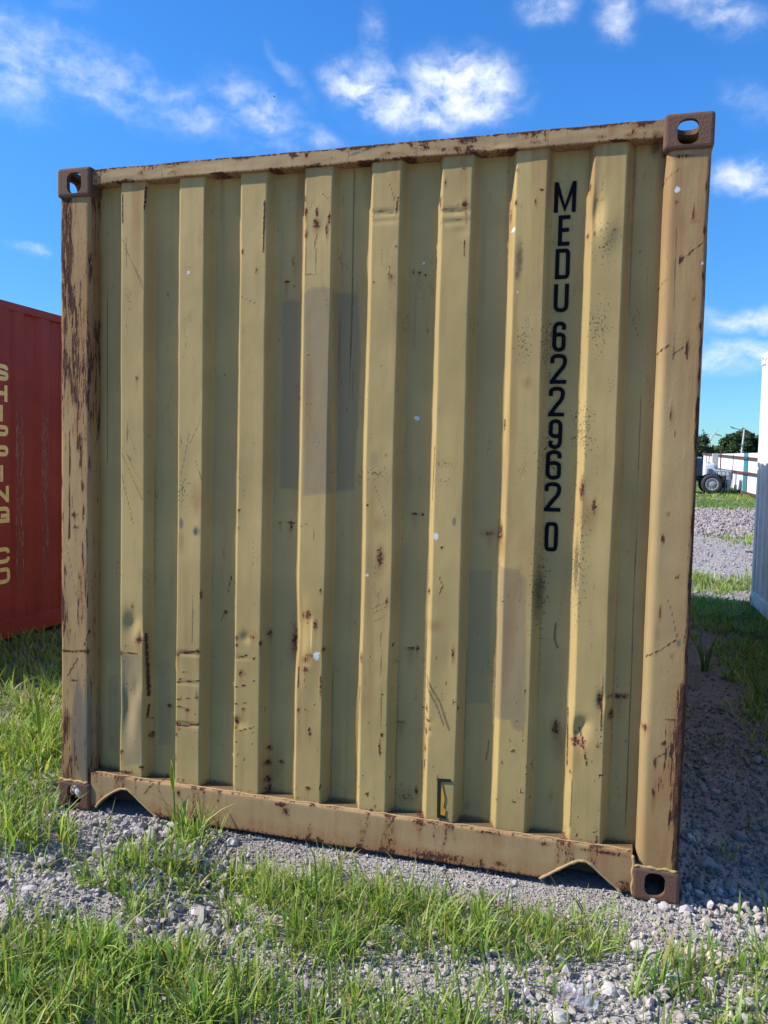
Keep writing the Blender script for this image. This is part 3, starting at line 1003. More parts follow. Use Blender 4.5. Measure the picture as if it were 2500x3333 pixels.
for (a, b, ru, rz, d) in DENTS:
    YY = YY+d*np.exp(-((UU-a)/ru)**2-((ZZ-b)/rz)**2)*(0.25+0.75*ribw)
YY = YY+0.0035*(fbm(UU*5, ZZ*1.6, 3, 21)-0.5)+0.0012*(fbm(UU*24, ZZ*14, 2, 23)-0.5)
# vertical weld seams of the wall sheets
for su in (0.196, 1.225, 1.232, 2.262):
    YY = YY+0.002*np.exp(-((UU-su)/0.003)**2)
# sideways wander of the rib edges
UU2 = UU+0.004*(fbm(UU*2.0+3, ZZ*2.2, 3, 31)-0.5)*2+np.where((UU > 1.0) & (UU < 1.1), 0.006*np.exp(-((ZZ-0.8)/0.12)**2), 0)
def panel_extra(V, A):
    u, z = V[:, 0], V[:, 2]
    A[0, :, 0] = np.maximum(A[0, :, 0], 0.40*sstep(0.20, 0.155, z)+0.30*sstep(2.50, 2.535, z)+0.42*sstep(0.172, 0.150, u)*(fbm(u*9, z*4, 3, 41)))
    A[0, :, 2] = np.maximum(A[0, :, 2], 0.62*sstep(0.185, 0.160, z)*(V[:, 1] > 0.06)+0.35*sstep(0.6, 0.75, fbm(u*4, z*1.2, 4, 44))*(V[:, 1] > 0.06))
    foot = np.minimum(np.abs(np.mod(u-(RL+FW+SL), PITCH)-0.004), np.abs(np.mod(u-(RL-SL), PITCH)-PITCH+0.004))
    A[0, :, 2] = np.maximum(A[0, :, 2], 0.62*np.exp(-(foot/0.008)**2)*sstep(0.35, 0.7, fbm(u*3, z*1.3, 3, 45)))
    A[1, :, 1] = np.maximum(A[1, :, 1], 0.8*sstep(0.50, 0.72, fbm(u*22, z*0.5, 3, 52))*sstep(1.75, 2.5, z))
    A[1, :, 1] = np.maximum(A[1, :, 1], 0.55*sstep(0.045, 0.0, u-0.15)+0.55*sstep(2.24, 2.285, u))
    # scattered pin holes and chips, more of them towards the bottom
    chips = fbm(u*60, z*45, 2, 47)*0.75+0.09*sstep(1.2, 0.2, z)*ribw.ravel()+0.10*(fbm(u*3, z*2, 3, 48)-0.5)
    A[0, :, 0] = np.maximum(A[0, :, 0], np.where(chips > 0.70, 0.70, 0))
    A[1, :, 0] = np.maximum(A[1, :, 0], np.where(fbm(u*45, z*9, 3, 49) > 0.735, 0.42, 0))
    A[1, :, 1] = np.maximum(A[1, :, 1], 0.55*sstep(0.55, 0.8, fbm(u*12, z*1.0, 4, 50)))
with_wear('front_panel', np.stack([UU2, YY, ZZ], -1).reshape(-1, 3), grid_faces(len(us), len(zs)), M['tan'], tan, panel_extra)

def sweep(name, prof, run, mat, extra=None, axis='z', wob=0.0):
    """prof: (a, b) cross section; run: positions along the axis. axis z: a = x, b = y; axis x: a = y, b = z"""
    prof = np.array(prof); n = len(prof)
    Aa, Rr = np.meshgrid(prof[:, 0], run, indexing='ij'); Bb = np.repeat(prof[:, 1][:, None], len(run), 1)
    if axis == 'z':
        V = np.stack([Aa, Bb, Rr], -1).reshape(-1, 3); V[:, 1] += wob*(fbm(V[:, 0]*9, V[:, 2]*5, 3, 61)-0.5); V[:, 0] += wob*(fbm(V[:, 1]*9+7, V[:, 2]*4, 3, 63)-0.5)
        F = grid_faces(n, len(run))
    else:
        V = np.stack([Rr, Aa, Bb], -1).reshape(-1, 3); V[:, 1] += wob*(fbm(V[:, 0]*6, V[:, 2]*30, 3, 65)-0.5); V[:, 2] += wob*0.8*(fbm(V[:, 0]*7+5, V[:, 1]*9, 3, 67)-0.5)
        F = grid_faces(n, len(run), True)
    return with_wear(name, V, F, mat, tan, extra)
def dense(pts, step=0.006):
    out = [np.array(pts[0], float)]
    for a, b in zip(pts, pts[1:]):
        a = np.array(a, float); b = np.array(b, float); k = max(1, int(np.linalg.norm(b-a)/step))
        out += [a+(b-a)*(i+1)/k for i in range(k)]
    return out
def arc(cx, cy, r, a0, a1, n=6):
    return [(cx+r*math.cos(R(a0+(a1-a0)*k/n)), cy+r*math.sin(R(a0+(a1-a0)*k/n))) for k in range(n+1)]
pz = np.arange(0.108, 2.4851, 0.007)
def post_l(V, A):
    u, z = V[:, 0], V[:, 2]
    bite = fbm(u*16, z*2.4, 4, 71)
    A[0, :, 0] = np.maximum(A[0, :, 0], 0.30+0.46*sstep(0.36, 0.60, bite)*(0.6+0.4*sstep(0.12, 0.03, u))+0.30*sstep(0.35, 0.12, z)*sstep(0.11, 0.04, u))
    A[0, :, 0] = np.maximum(A[0, :, 0], 0.62*sstep(0.018, 0.002, u)+0.55*sstep(2.47, 2.483, z)+0.10*sstep(1.8, 2.4, z))
    A[1, :, 1] = np.maximum(A[1, :, 1], 0.24+0.4*fbm(u*10, z*1.5, 3, 73)+0.7*sstep(1.3, 2.45, z))
    A[1, :, 2] = np.maximum(A[1, :, 2], 0.4*sstep(0.55, 0.7, fbm(u*12, z*1.4, 3, 75)))
def post_r(V, A):
    u, z = V[:, 0], V[:, 2]
    A[0, :, 0] = np.maximum(A[0, :, 0], 0.60*sstep(2.408, 2.434, u)*(0.65+0.8*(fbm(u*20, z*3, 3, 77)-0.3))+0.58*sstep(1.1, 0.35, z)*sstep(2.34, 2.40, u)*sstep(0.35, 0.6, fbm(u*25, z*3, 3, 78))+0.16)
    A[0, :, 0] = np.maximum(A[0, :, 0], 0.5*sstep(2.472, 2.483, z))
    A[1, :, 1] = np.maximum(A[1, :, 1], 0.08+0.40*fbm(u*14, z*1.1, 3, 79)+0.45*sstep(0.5, 0.15, z)+0.65*sstep(1.4, 2.4, z)+0.4*sstep(2.37, 2.42, u))
lp = dense([(0.006, 0.13), (0.006, 0.03)]+arc(0.018, 0.025, 0.012, 180, 270)[1:]+[(0.128, 0.013)]+arc(0.128, 0.031, 0.018, -90, 0)[1:]+[(0.148, 0.09)])
sweep('corner_post', lp, pz, M['tan_post'], post_l, 'z', 0.005)
rp = dense([(2.291, 0.09), (2.297, 0.040)]+arc(2.325, 0.041, 0.028, 180, 270)[1:]+[(2.418, 0.013)]+arc(2.418, 0.027, 0.014, -90, 0)[1:]+[(2.432, 0.13)])
sweep('corner_post', rp, pz, M['tan_post'], post_r, 'z', 0.004)
# top rail
def rail_extra(V, A):
    u, y, z = V.T
    A[0, :, 0] = np.maximum(A[0, :, 0], 0.60*sstep(2.568, 2.579, z)+0.34*sstep(2.536, 2.530, z)+0.42*sstep(0.55, 0.72, fbm(u*14, z*40, 3, 83))+0.1)
    A[0, :, 0] = np.maximum(A[0, :, 0], 0.75*(y > 0.05)*(z > 2.57)*fbm(u*8, y*20, 3, 85)+0.5*sstep(0.26, 0.17, u))
    A[1, :, 1] = np.maximum(A[1, :, 1], 0.7*fbm(u*9, z*8, 3, 87)+0.5*sstep(2.1, 2.28, u))
    A[1, :, 0] = np.maximum(A[1, :, 0], np.where(fbm(u*40, z*16, 2, 88) > 0.74, 0.5, 0))
ru_ = np.arange(0.150, 2.2881, 0.006)
tp = dense([(0.10, 2.526), (0.021, 2.524)]+arc(0.0205, 2.5275, 0.0035, 270, 180, 3)[1:]+[(0.017, 2.577)]+arc(0.022, 2.577, 0.005, 180, 90, 3)[1:]+[(0.12, 2.582)])
sweep('top_rail', tp, ru_, M['tan_rail'], rail_extra, 'x', 0.006)
# bottom rail with its two arched cut-outs
ARCH_L = [(0.176, 0.014), (0.198, 0.044), (0.229, 0.070), (0.281, 0.104), (0.315, 0.111), (0.337, 0.104), (0.384, 0.067), (0.447, 0.022), (0.462, 0.012)]
ARCH_R = [(1.976, 0.012), (1.990, 0.021), (2.05, 0.064), (2.094, 0.093), (2.119, 0.101), (2.146, 0.095), (2.18, 0.066), (2.236, 0.024), (2.252, 0.010)]
su_ = np.arange(0.153, 2.2861, 0.006); 
zb = 0.013+0.004*(fbm(su_*3, su_*0, 3, 90)-0.5)
for arcp in (ARCH_L, ARCH_R):
    a = np.array(arcp); q = np.interp(su_, a[:, 0], a[:, 1], left=0, right=0); zb = np.where((su_ > a[0, 0]) & (su_ < a[-1, 0]), np.maximum(q, zb), zb)
rows = []
TOPZ = 0.158
rows.append((np.full_like(su_, 0.075), zb)); rows.append((np.full_like(su_, 0.018), zb))
for t in np.linspace(0, 1, 24): rows.append((np.full_like(su_, 0.012), zb+0.003+(TOPZ-0.011-zb-0.003)*t))
for t in np.linspace(15, 90, 5): rows.append((np.full_like(su_, 0.020-0.008*math.cos(R(t))), np.full_like(su_, TOPZ-0.008+0.008*math.sin(R(t)))))
rows.append((np.full_like(su_, 0.05), np.full_like(su_, TOPZ))); rows.append((np.full_like(su_, 0.10), np.full_like(su_, TOPZ)))
V = np.stack([np.stack([su_, y, z], -1) for y, z in rows], 0)
V[..., 1] += 0.004*(fbm(V[..., 0]*4, V[..., 2]*9, 3, 91)-0.5); V[..., 2] += 0.003*(fbm(V[..., 0]*8, V[..., 0]*0, 2, 92)-0.5)
def sill_extra(V, A):
    u, y, z = V.T
    A[0, :, 0] = np.maximum(A[0, :, 0], 0.62*sstep(0.045, 0.014, z)*(0.6+0.8*(fbm(u*7, z*20, 3, 93)-0.35))+0.17+0.42*sstep(0.146, 0.157, z)*(fbm(u*10, y*10, 3, 94)+0.2)*(y < 0.03)+0.36*sstep(0.56, 0.72, fbm(u*26, z*5, 3, 96)))
    A[1, :, 1] = np.maximum(A[1, :, 1], 0.12+0.55*fbm(u*6, z*9, 3, 95)+0.75*sstep(0.095, 0.02, z)+0.35*sstep(2.0, 2.25, u))
    A[0, :, 2] = np.maximum(A[0, :, 2], 1.0*(y > 0.027)*(z > 0.15))  # ledge behind the front edge: dirt, plus the recess shade painted into the colour
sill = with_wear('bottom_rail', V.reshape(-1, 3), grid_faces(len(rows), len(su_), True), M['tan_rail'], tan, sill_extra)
for arcp in (ARCH_L, ARCH_R):
    P = chaikin(arcp, 2)
    obj('arch_lip', tube(bmesh.new(), [(a, 0.011+0.001*math.sin(i*1.7), b+0.002) for i, (a, b) in enumerate(P)], [0.0052+0.0012*math.sin(i*2.3)*math.sin(i*0.9) for i in range(len(P))], 8), M['tan_rail'], sill, True)
# weld beads where wall, rail and castings meet
P = [(a, 0.027+0.002*math.sin(a*41), 0.1585+0.0012*math.sin(a*63+1)) for a in np.arange(0.16, 2.285, 0.012)]
obj('weld_bead', tube(bmesh.new(), P, [0.0032+0.0010*math.sin(i*1.9)*math.sin(i*0.37) for i in range(len(P))], 6), M['tan_rail'], sill, True)
for x0, x1 in ((0.006, 0.146), (2.29, 2.432)):
    P = [(a, 0.008+0.002*math.sin(a*90), 0.1145+0.002*math.sin(a*140)) for a in np.arange(x0, x1, 0.008)]
    obj('weld_bead', tube(bmesh.new(), P, [0.0055+0.0012*math.sin(i*2.1) for i in range(len(P))], 6), M['tan_post'], tan, True)
P = [(2.287+0.002*math.sin(b*120), 0.008, b) for b in np.arange(0.012, 0.15, 0.008)]
obj('weld_bead', tube(bmesh.new(), P, 0.0055, 6), M['tan_rail'], tan, True)
box('cross_member', 0.16, 2.28, 0.085, 0.13, 0.03, 0.128, M['dark'], tan)
SP = (0.278, 0.072, 0.068, 0.036, 0.12)
shell(tan, M['tan'], SP, SP, front=False, rail=M['tan_rail'])
# painted number down the recess beside the last rib
NUM = [('M', 1.940, 2.013, 2.322), ('E', 1.957, 1.996, 2.210), ('D', 1.951, 2.000, 2.098), ('U', 1.950, 2.000, 1.986), ('6', 1.950, 1.995, 1.852), ('2', 1.946, 2.002, 1.742), ('2', 1.945, 1.999, 1.630),
       ('9', 1.949, 1.995, 1.518), ('6', 1.943, 1.995, 1.411), ('2', 1.942, 1.998, 1.300), ('0', 1.947, 1.993, 1.161)]
def front_letter(ch, x0, x1, z0, h, th, mat, parent, y):
    bm = letter_bm(ch, x1-x0, h, th)
    for v in bm.verts: v.co = Vector((x0+v.co.x, y-v.co.z, z0+v.co.y))
    return obj('letter', bm, mat, parent)
for ch, x0, x1, z0 in NUM: front_letter(ch, x0, x1, z0, 0.1025, 0.0135, M['navy'], tan, 0.0735)
def decal(name, pts, y, mat, parent):
    bm = bmesh.new(); f = bm.faces.new([bm.verts.new((a, y, b)) for a, b in pts])
    r = bmesh.ops.extrude_face_region(bm, geom=[f])
    for v in r['geom']:
        if isinstance(v, bmesh.types.BMVert): v.co.y += 0.0012
    bmesh.ops.triangulate(bm, faces=bm.faces)
    return obj(name, bm, mat, parent)
stk = decal('sticker_remnant', [(1.5984, 0.3174), (1.6493, 0.3204), (1.6496, 0.3097), (1.6116, 0.3061), (1.6129, 0.184), (1.6331, 0.1811), (1.6335, 0.1688), (1.6009, 0.1714)], 0.0285, M['black'], tan)
decal('torn_yellow_film', [(1.614, 0.2999), (1.6277, 0.2476), (1.6237, 0.2109), (1.6325, 0.2049), (1.6295, 0.1828), (1.6135, 0.1845)], 0.0288, M['yellow'], stk)

# ------------------------------------------------------------------ the red container on the left
red = tag(empty('shipping_container', (-2.27-CW, 0.90, 0.02)), 'dark red shipping container with cream SHIPPING CO lettering, standing in shade', 'container')
RP = (0.2925, 0.083, 0.055, 0.030, 0.0975, (1.27, 1.49))
def red_wear(V, A):
    x, y, z = V.T
    q = np.mod(y-RP[4], RP[0]); on = (q > 0.0) & (q < RP[1])
    rub = on*sstep(0.25, 0.6, z)*sstep(2.3, 1.6, z)
    A[0, :, 0] = np.maximum(A[0, :, 0], rub*(0.34+0.34*fbm(y*20, z*0.8, 3, 101))+0.25*sstep(0.3, 0.1, z))
    edge = np.exp(-((q-0.006)/0.006)**2)+np.exp(-((q-0.077)/0.006)**2)
    A[0, :, 0] = np.maximum(A[0, :, 0], 0.80*edge*sstep(0.3, 0.5, z)*sstep(2.35, 1.8, z)*sstep(0.35, 0.6, fbm(y*3, z*2.5, 3, 103)+0.1))
    A[0, :, 1] = np.maximum(A[0, :, 1], 0.7*on*sstep(0.3, 0.42, z)*sstep(1.1, 0.7, z))
    A[0, :, 2] = np.maximum(A[0, :, 2], 0.45*sstep(0.58, 0.75, fbm(y*3, z*0.9, 3, 104)))
shell(red, M['red'], RP, RP, wr=red_wear)
ctr = 2.302-0.90
for ch, w, z0 in (('S', 0.150, 2.00), ('H', 0.130, 1.845), ('I', 0.034, 1.695), ('P', 0.140, 1.545), ('P', 0.140, 1.393), ('I', 0.034, 1.243), ('N', 0.150, 1.087), ('G', 0.160, 0.930), ('C', 0.160, 0.620), ('O', 0.166, 0.465)):
    bm = letter_bm(ch, w, 0.124, 0.032)
    for v in bm.verts: v.co.x += ctr-w/2
    for v in bm.verts:
        d = float(corr_profile(v.co.x, *RP)); v.co = Vector((CW-0.010-d+0.0015+v.co.z, v.co.x, z0+v.co.y-0.017))
    obj('letter', bm, M['cream'], red)

# ------------------------------------------------------------------ the white container on the right
white = tag(empty('shipping_container', (3.57, 0.362, 0.06)), 'white shipping container raised on blocks, partly in shadow', 'container')
WP = (0.278, 0.072, 0.068, 0.036, 0.20)
shell(white, M['white'], WP, WP)
for k, (px_, py_) in enumerate(((3.59, 6.24), (3.59, 0.40))):
    z = float(gh(px_+0.1, py_+0.07))
    tag(box('support_block', px_, px_+0.22, py_, py_+0.16, z-0.02, 0.058, M['wood'], None, 0.006), ('dark timber block under the far corner of the white container', 'dark timber block under the near corner of the white container')[k], 'block')

# ------------------------------------------------------------------ far yard: fence, truck, tanks, lamp, pylon, trees
fence = tag(empty('yard_fence', (7.84, 42.0, 0.0), R(-89.0)), 'white sheet fence with one teal panel on a red-brown steel frame', 'fence')
def fz(s): return 0.44-0.012*s                      # local x runs along the fence towards the camera
edges = [2.73-1.24*k for k in range(13, -1, -1)]+[3.97+1.24*k for k in range(0, 9)]
for k, (a, b) in enumerate(zip(edges, edges[1:])):
    bm = bmesh.new(); n = 12; xs_ = np.linspace(a+0.006, b-0.006, n+1)
    tz = 2.30-0.012*a+0.012*math.sin(a*5)
    rowb = [bm.verts.new((x, 0.06+0.014*(i % 2), fz(x)-0.10)) for i, x in enumerate(xs_)]
    rowt = [bm.verts.new((x, 0.06+0.014*(i % 2), tz)) for i, x in enumerate(xs_)]
    for i in range(n): bm.faces.new((rowb[i], rowb[i+1], rowt[i+1], rowt[i]))
    r = bmesh.ops.extrude_face_region(bm, geom=bm.faces[:])
    for v in r['geom']:
        if isinstance(v, bmesh.types.BMVert): v.co.y += 0.008
    obj('fence_sheet', bm, M['teal'] if abs(a-2.73) < 0.01 else M['sheet'], fence)
for s_, top, w in ((0.15, 2.24, 0.05), (4.5, 2.12, 0.05), (8.8, 2.08, 0.05), (13.1, 2.05, 0.05), (-4.3, 2.60, 0.10), (-6.2, 2.48, 0.10), (-9.5, 2.35, 0.05), (-10.8, 2.52, 0.06)):
    box('fence_post', s_-w/2, s_+w/2, -0.035-w*0.4, -0.022, fz(s_)-0.45, top, M['rust_steel'], fence)
for z0, sl in ((2.15, -0.028), (1.41, -0.018), (0.47, -0.012)):
    bm = bmesh.new(); vs = []
    for x in (edges[0], edges[-1]):
        vs.append([bm.verts.new((x, yy, z0+sl*x+dz)) for yy, dz in ((-0.018, -0.055), (-0.018, 0.055), (0.056, 0.055), (0.056, -0.055))])
    for k in range(4): bm.faces.new((vs[0][k], vs[0][(k+1) % 4], vs[1][(k+1) % 4], vs[1][k]))
    bm.faces.new(vs[0]); bm.faces.new(vs[-1])
    obj('fence_rail', bm, M['rust_steel'], fence)

truck = tag(empty('truck', (6.44, 38.0, 0.33)), 'dark blue truck parked by the fence, showing its rear wheel', 'truck')
box('chassis_rail', -4.6, 0.66, 0.28, 0.38, 0.62, 0.86, M['chassis'], truck)
box('chassis_rail', -4.6, 0.66, 1.10, 1.20, 0.62, 0.86, M['chassis'], truck)
cab = obj('cab', bx(bmesh.new(), -5.6, -3.7, -0.15, 1.75, 0.55, 2.75, 0.12, 3), M['truckblue'], truck)
box('side_window', -5.2, -4.3, -0.17, -0.14, 1.65, 2.35, M['glass'], cab)
fb = obj('fuel_body', bx(bmesh.new(), -2.2, -0.42, 0.05, 1.5, 0.80, 1.66, 0.06, 3), M['truckblue'], truck)
box('top_lid', -2.15, -0.47, 0.10, 1.45, 1.662, 1.72, M['glass'], fb)
for wx in (0.0, -1.35, -4.5):
    for wy, sg in ((0.0, -1), (1.38, 1)):
        w = lathe(bmesh.new(), [(0.285, 0.0), (0.29, -0.03), (0.43, -0.03), (0.465, 0.03), (0.465, 0.24), (0.43, 0.29), (0.285, 0.29)], wx, wy-0.13, 0.46, 'y', 32)
        wh = obj('wheel', w, M['rubber'], truck, True)
        rm_ = lathe(bmesh.new(), [(0.288, 0.04), (0.288, -0.035), (0.265, -0.04), (0.250, -0.012), (0.13, -0.005), (0.12, -0.05), (0.05, -0.065)], wx, wy-0.13, 0.46, 'y', 32)
        ri = obj('rim', rm_, M['rim'], wh)
        for k in range(10):
            t = 2*math.pi*k/10
            cx, cz = wx+0.19*math.cos(t), 0.46+0.19*math.sin(t)
            if sg < 0 and wx == 0.0:
                obj('hand_hole', lathe(bmesh.new(), [(0.030, 0.0), (0.030, -0.012)], cx, wy-0.134, cz, 'y', 10), M['black'], wh)
P = [(0.52*math.cos(R(a)), 0.46+0.52*math.sin(R(a))) for a in range(15, 66, 8)]
bm = bmesh.new()
va = [[bm.verts.new((x, yy, z)) for yy in (-0.20, 0.35)] for x, z in P]; vb = [[bm.verts.new((x*1.03, yy, 0.46+(z-0.46)*1.03)) for yy in (-0.20, 0.35)] for x, z in P]
for k in range(len(P)-1):
    bm.faces.new((va[k][0], va[k+1][0], va[k+1][1], va[k][1])); bm.faces.new((vb[k][0], vb[k+1][0], vb[k+1][1], vb[k][1]))
    for j in (0, 1): bm.faces.new((va[k][j], va[k+1][j], vb[k+1][j], vb[k][j]))
obj('mudguard', bm, M['chassis'], truck)
box('mud_flap', 0.56, 0.585, -0.18, 0.34, 0.16, 0.66, M['rubber'], truck)
box('rear_bumper', 0.60, 0.68, 0.10, 1.4, 0.30, 0.55, M['chassis'], truck)

def tank(name, loc, rz, tilt, label, w=1.08, d=0.95, h=0.95, cage=True, bars=7):
    t = tag(empty(name, loc, rz), label, 'tank'); t.rotation_euler = (0, tilt, rz)
    obj('plastic_bottle', bx(bmesh.new(), 0.03, w-0.03, 0.03, d-0.03, 0.13, h, 0.07, 3), M['plastic'], t, True)
    box('pallet', 0, w, 0, d, 0.0, 0.12, M['galv'], t)
    if cage:
        bm = bmesh.new()
        for k in range(bars):
            x = w*k/(bars-1); tube(bm, [(x, 0.0, 0.12), (x, 0.0, h-0.01)], 0.011, 6); tube(bm, [(x, d, 0.12), (x, d, h-0.01)], 0.011, 6)
            y = d*k/(bars-1); tube(bm, [(w, y, 0.12), (w, y, h-0.01)], 0.011, 6); tube(bm, [(0, y, 0.12), (0, y, h-0.01)], 0.011, 6)
        for k in range(5):
            z = 0.2+(h-0.22)*k/4
            tube(bm, [(0, 0, z), (w, 0, z), (w, d, z), (0, d, z), (0, 0, z)], 0.011, 6)
        obj('wire_cage', bm, M['galv'], t)
    obj('filler_cap', lathe(bmesh.new(), [(0.09, 0.0), (0.09, 0.04), (0.07, 0.05)], w/2, d/2, h-0.005, 'z', 16), M['black'], t)
    return t
tank('bulk_tank', (6.32, 39.3, 0.36), R(-4), R(3.5), 'white liquid tank in a wire cage leaning behind the truck wheel', h=1.16)
tank('bulk_tank', (6.30, 40.5, 0.36), 0.0, 0.0, 'taller plain white plastic tank between caged tank and fence', w=0.56, d=0.9, h=1.42, cage=False)
tag(box('concrete_block', 6.72, 7.0, 40.9, 41.2, 0.30, 2.28, M['concrete'], None, 0.02), 'upright speckled concrete slab by the thick fence posts', 'slab')

lamp = tag(empty('street_lamp', (10.62, 60.0, 0.2)), 'grey concrete street lamp pole standing behind the fence', 'street lamp')
obj('pole', tube(bmesh.new(), [(0, 0, -0.2), (0, 0, 2.4), (0.10, 0, 4.2)], [0.085, 0.075, 0.055], 10), M['concrete'], lamp, True)
obj('arm', tube(bmesh.new(), [(0.09, 0, 4.1), (-0.30, 0, 4.2), (-0.55, 0, 4.24)], 0.025, 8), M['galv'], lamp)
obj('lamp_head', tube(bmesh.new(), [(-0.52, 0, 4.24), (-0.66, 0, 4.28), (-0.83, 0, 4.38)], [0.03, 0.05, 0.025], 8), M['galv'], lamp)
obj('bracket', tube(bmesh.new(), [(0.0, -0.1, 3.1), (-0.18, -0.1, 3.09)], 0.035, 8), M['galv'], lamp)

py = tag(empty('power_pylon', (62.0, 600.0, 0.0)), 'lattice power pylon rising behind the left tree', 'pylon')
def lattice(a, b, wa, wb, n, rad, name):
    a = Vector(a); b = Vector(b); bm = bmesh.new(); d = (b-a).normalized()
    s1 = d.cross(Vector((0, 1, 0))).normalized(); s2 = Vector((0, 1, 0))
    cor = lambda t, k: a+(b-a)*t+(s1*(1 if k in (0, 3) else -1)+s2*(1 if k < 2 else -1))*((wa+(wb-wa)*t)/2)
    for k in range(4): tube(bm, [cor(0, k), cor(1, k)], rad, 4)
    for i in range(n):
        for k in range(4): tube(bm, [cor(i/n, k), cor((i+1)/n, (k+1) % 4)], rad*0.6, 4)
    return obj(name, bm, M['galv'], py)
lattice((0, 0, 0), (0, 0, 20.6), 6.0, 1.6, 9, 0.16, 'tower_body')
lattice((0, 0, 20.4), (-4.6, 0, 29.2), 1.4, 0.8, 6, 0.13, 'tower_arm')
lattice((0, 0, 20.4), (5.0, 0, 29.3), 1.4, 0.8, 6, 0.13, 'tower_arm')
lattice((3.3, 0, 26.2), (8.0, 0, 24.9), 0.9, 0.3, 5, 0.11, 'cross_arm')
lattice((-3.2, 0, 26.2), (-8.0, 0, 24.9), 0.9, 0.3, 5, 0.11, 'cross_arm')
obj('insulator', tube(bmesh.new(), [(7.9, 0, 24.9), (7.9, 0, 22.0), (6.6, 0, 20.3)], 0.10, 5), M['galv'], py)

def tree(loc, H, rx, rz, zc, n, label, seed, cols):
    t = tag(empty('broadleaf_tree', loc), label, 'tree', 'trees beyond the fence')
    g = np.random.default_rng(seed)
    bm = bmesh.new(); tube(bm, [(0, 0, 0), (0.1, 0, zc*0.55), (0.0, 0.1, zc)], [0.32, 0.24, 0.12], 8)
    for k in range(7):
        a = g.uniform(0, 6.28); tube(bm, [(0.05, 0, zc*0.5+0.2*k), (rx*0.45*math.cos(a), rx*0.45*math.sin(a), zc+g.uniform(-0.2, 0.5)*rz)], [0.12, 0.04], 6)
    obj('trunk', bm, M['bark'], t)
    nc = 46
    d = g.normal(size=(nc, 3)); d /= np.linalg.norm(d, axis=1)[:, None]
    cc = d*(g.uniform(0.35, 1.0, (nc, 1))**0.6)*np.array([rx, rx, rz])+np.array([0, 0, zc]); cc[:, 2] = np.maximum(cc[:, 2], zc-rz*0.75)
    cr = g.uniform(0.16, 0.34, nc)*rx; cshade = g.uniform(0.7, 1.25, nc)
    k = g.integers(0, nc, n); v = g.normal(size=(n, 3)); v /= np.linalg.norm(v, axis=1)[:, None]
    c = cc[k]+v*(cr[k]*g.uniform(0.45, 1.08, n))[:, None]*np.array([1, 1, 0.8])
    s = g.uniform(0.10, 0.22, n)
    a = g.normal(size=(n, 3)); a /= np.linalg.norm(a, axis=1)[:, None]; b = np.cross(a, v+0.3*g.normal(size=(n, 3))); b /= np.linalg.norm(b, axis=1)[:, None]+1e-9
    Vv = np.stack([c-a*s[:, None], c+b*(s*0.55)[:, None], c+a*s[:, None], c-b*(s*0.55)[:, None]], 1).reshape(-1, 3)
    col = np.array(cols)[g.integers(0, len(cols), n)]*cshade[k][:, None]*g.uniform(0.8, 1.2, (n, 1))
    tint = np.concatenate([np.repeat(col, 4, 0), np.ones((4*n, 1))], 1)
    link('crown', npmesh('crown', Vv, np.arange(4*n).reshape(-1, 4), False, {'tint': tint}), M['leaf'], t)
    return t
GC = [(0.045, 0.075, 0.03), (0.06, 0.09, 0.035), (0.035, 0.062, 0.03), (0.075, 0.10, 0.03)]
tree((14.0, 85.0, 0.2), 5.3, 2.15, 1.75, 3.4, 7000, 'large dense dark green tree behind the street lamp', 3, GC)
tree((9.3, 75.0, 0.2), 4.3, 1.6, 1.7, 2.4, 5000, 'loose dark green tree in front of the power pylon', 4, GC)
tree((16.7, 88.0, 0.2), 4.6, 1.5, 1.6, 2.8, 4000, 'low green tree half hidden behind the white container', 5, GC)
tree((11.3, 92.0, 0.2), 3.4, 1.3, 1.0, 2.6, 3000, 'small dark bush filling the gap between the two trees', 6, GC)

# a bird high over the left of the container
brd = tag(empty('bird', (-25.8, 60.0, 30.9)), 'tiny dark bird flying high in front of the clouds', 'bird')
obj('body', lathe(bmesh.new(), [(0.005, -0.22), (0.05, -0.12), (0.07, 0.0), (0.05, 0.14), (0.03, 0.26)], 0, 0, 0, 'x', 8), M['bird'], brd, True)
for s in (1, -1):
    bm = bmesh.new()
    P1 = [(-0.08, 0.03*s, 0.02), (0.08, 0.03*s, 0.02), (0.06, 0.35*s, 0.12), (-0.05, 0.36*s, 0.12), (0.10, 0.62*s, 0.05)]
    v = [bm.verts.new(q) for q in P1]
    bm.faces.new((v[0], v[1], v[2], v[3])); bm.faces.new((v[3], v[2], v[4]))
    r = bmesh.ops.extrude_face_region(bm, geom=bm.faces[:])
    for q in r['geom']:
        if isinstance(q, bmesh.types.BMVert): q.co.z += 0.012
    obj('wing', bm, M['bird'], brd)

brd.scale = (0.4, 0.4, 0.4)

# ------------------------------------------------------------------ gravel
def ico():
    bm = bmesh.new(); bmesh.ops.create_icosphere(bm, subdivisions=1, radius=1.0)
    V = np.array([v.co[:] for v in bm.verts]); F = np.array([[v.index for v in f.verts] for f in bm.faces]); bm.free()
    return V, F
ICO_V, ICO_F = ico()
OCT_V = np.array([(1, 0, 0), (-1, 0, 0), (0, 1, 0), (0, -1, 0), (0, 0, 1), (0, 0, -1)], float)
OCT_F = np.array([(0, 2, 4), (2, 1, 4), (1, 3, 4), (3, 0, 4), (2, 0, 5), (1, 2, 5), (3, 1, 5), (0, 3, 5)])
def rand_rot(n, g):
    q = g.normal(size=(n, 4)); q /= np.linalg.norm(q, axis=1)[:, None]
    w, x, y, z = q.T
    return np.stack([1-2*(y*y+z*z), 2*(x*y-z*w), 2*(x*z+y*w), 2*(x*y+z*w), 1-2*(x*x+z*z), 2*(y*z-x*w), 2*(x*z-y*w), 2*(y*z+x*w), 1-2*(x*x+y*y)], 1).reshape(-1, 3, 3)
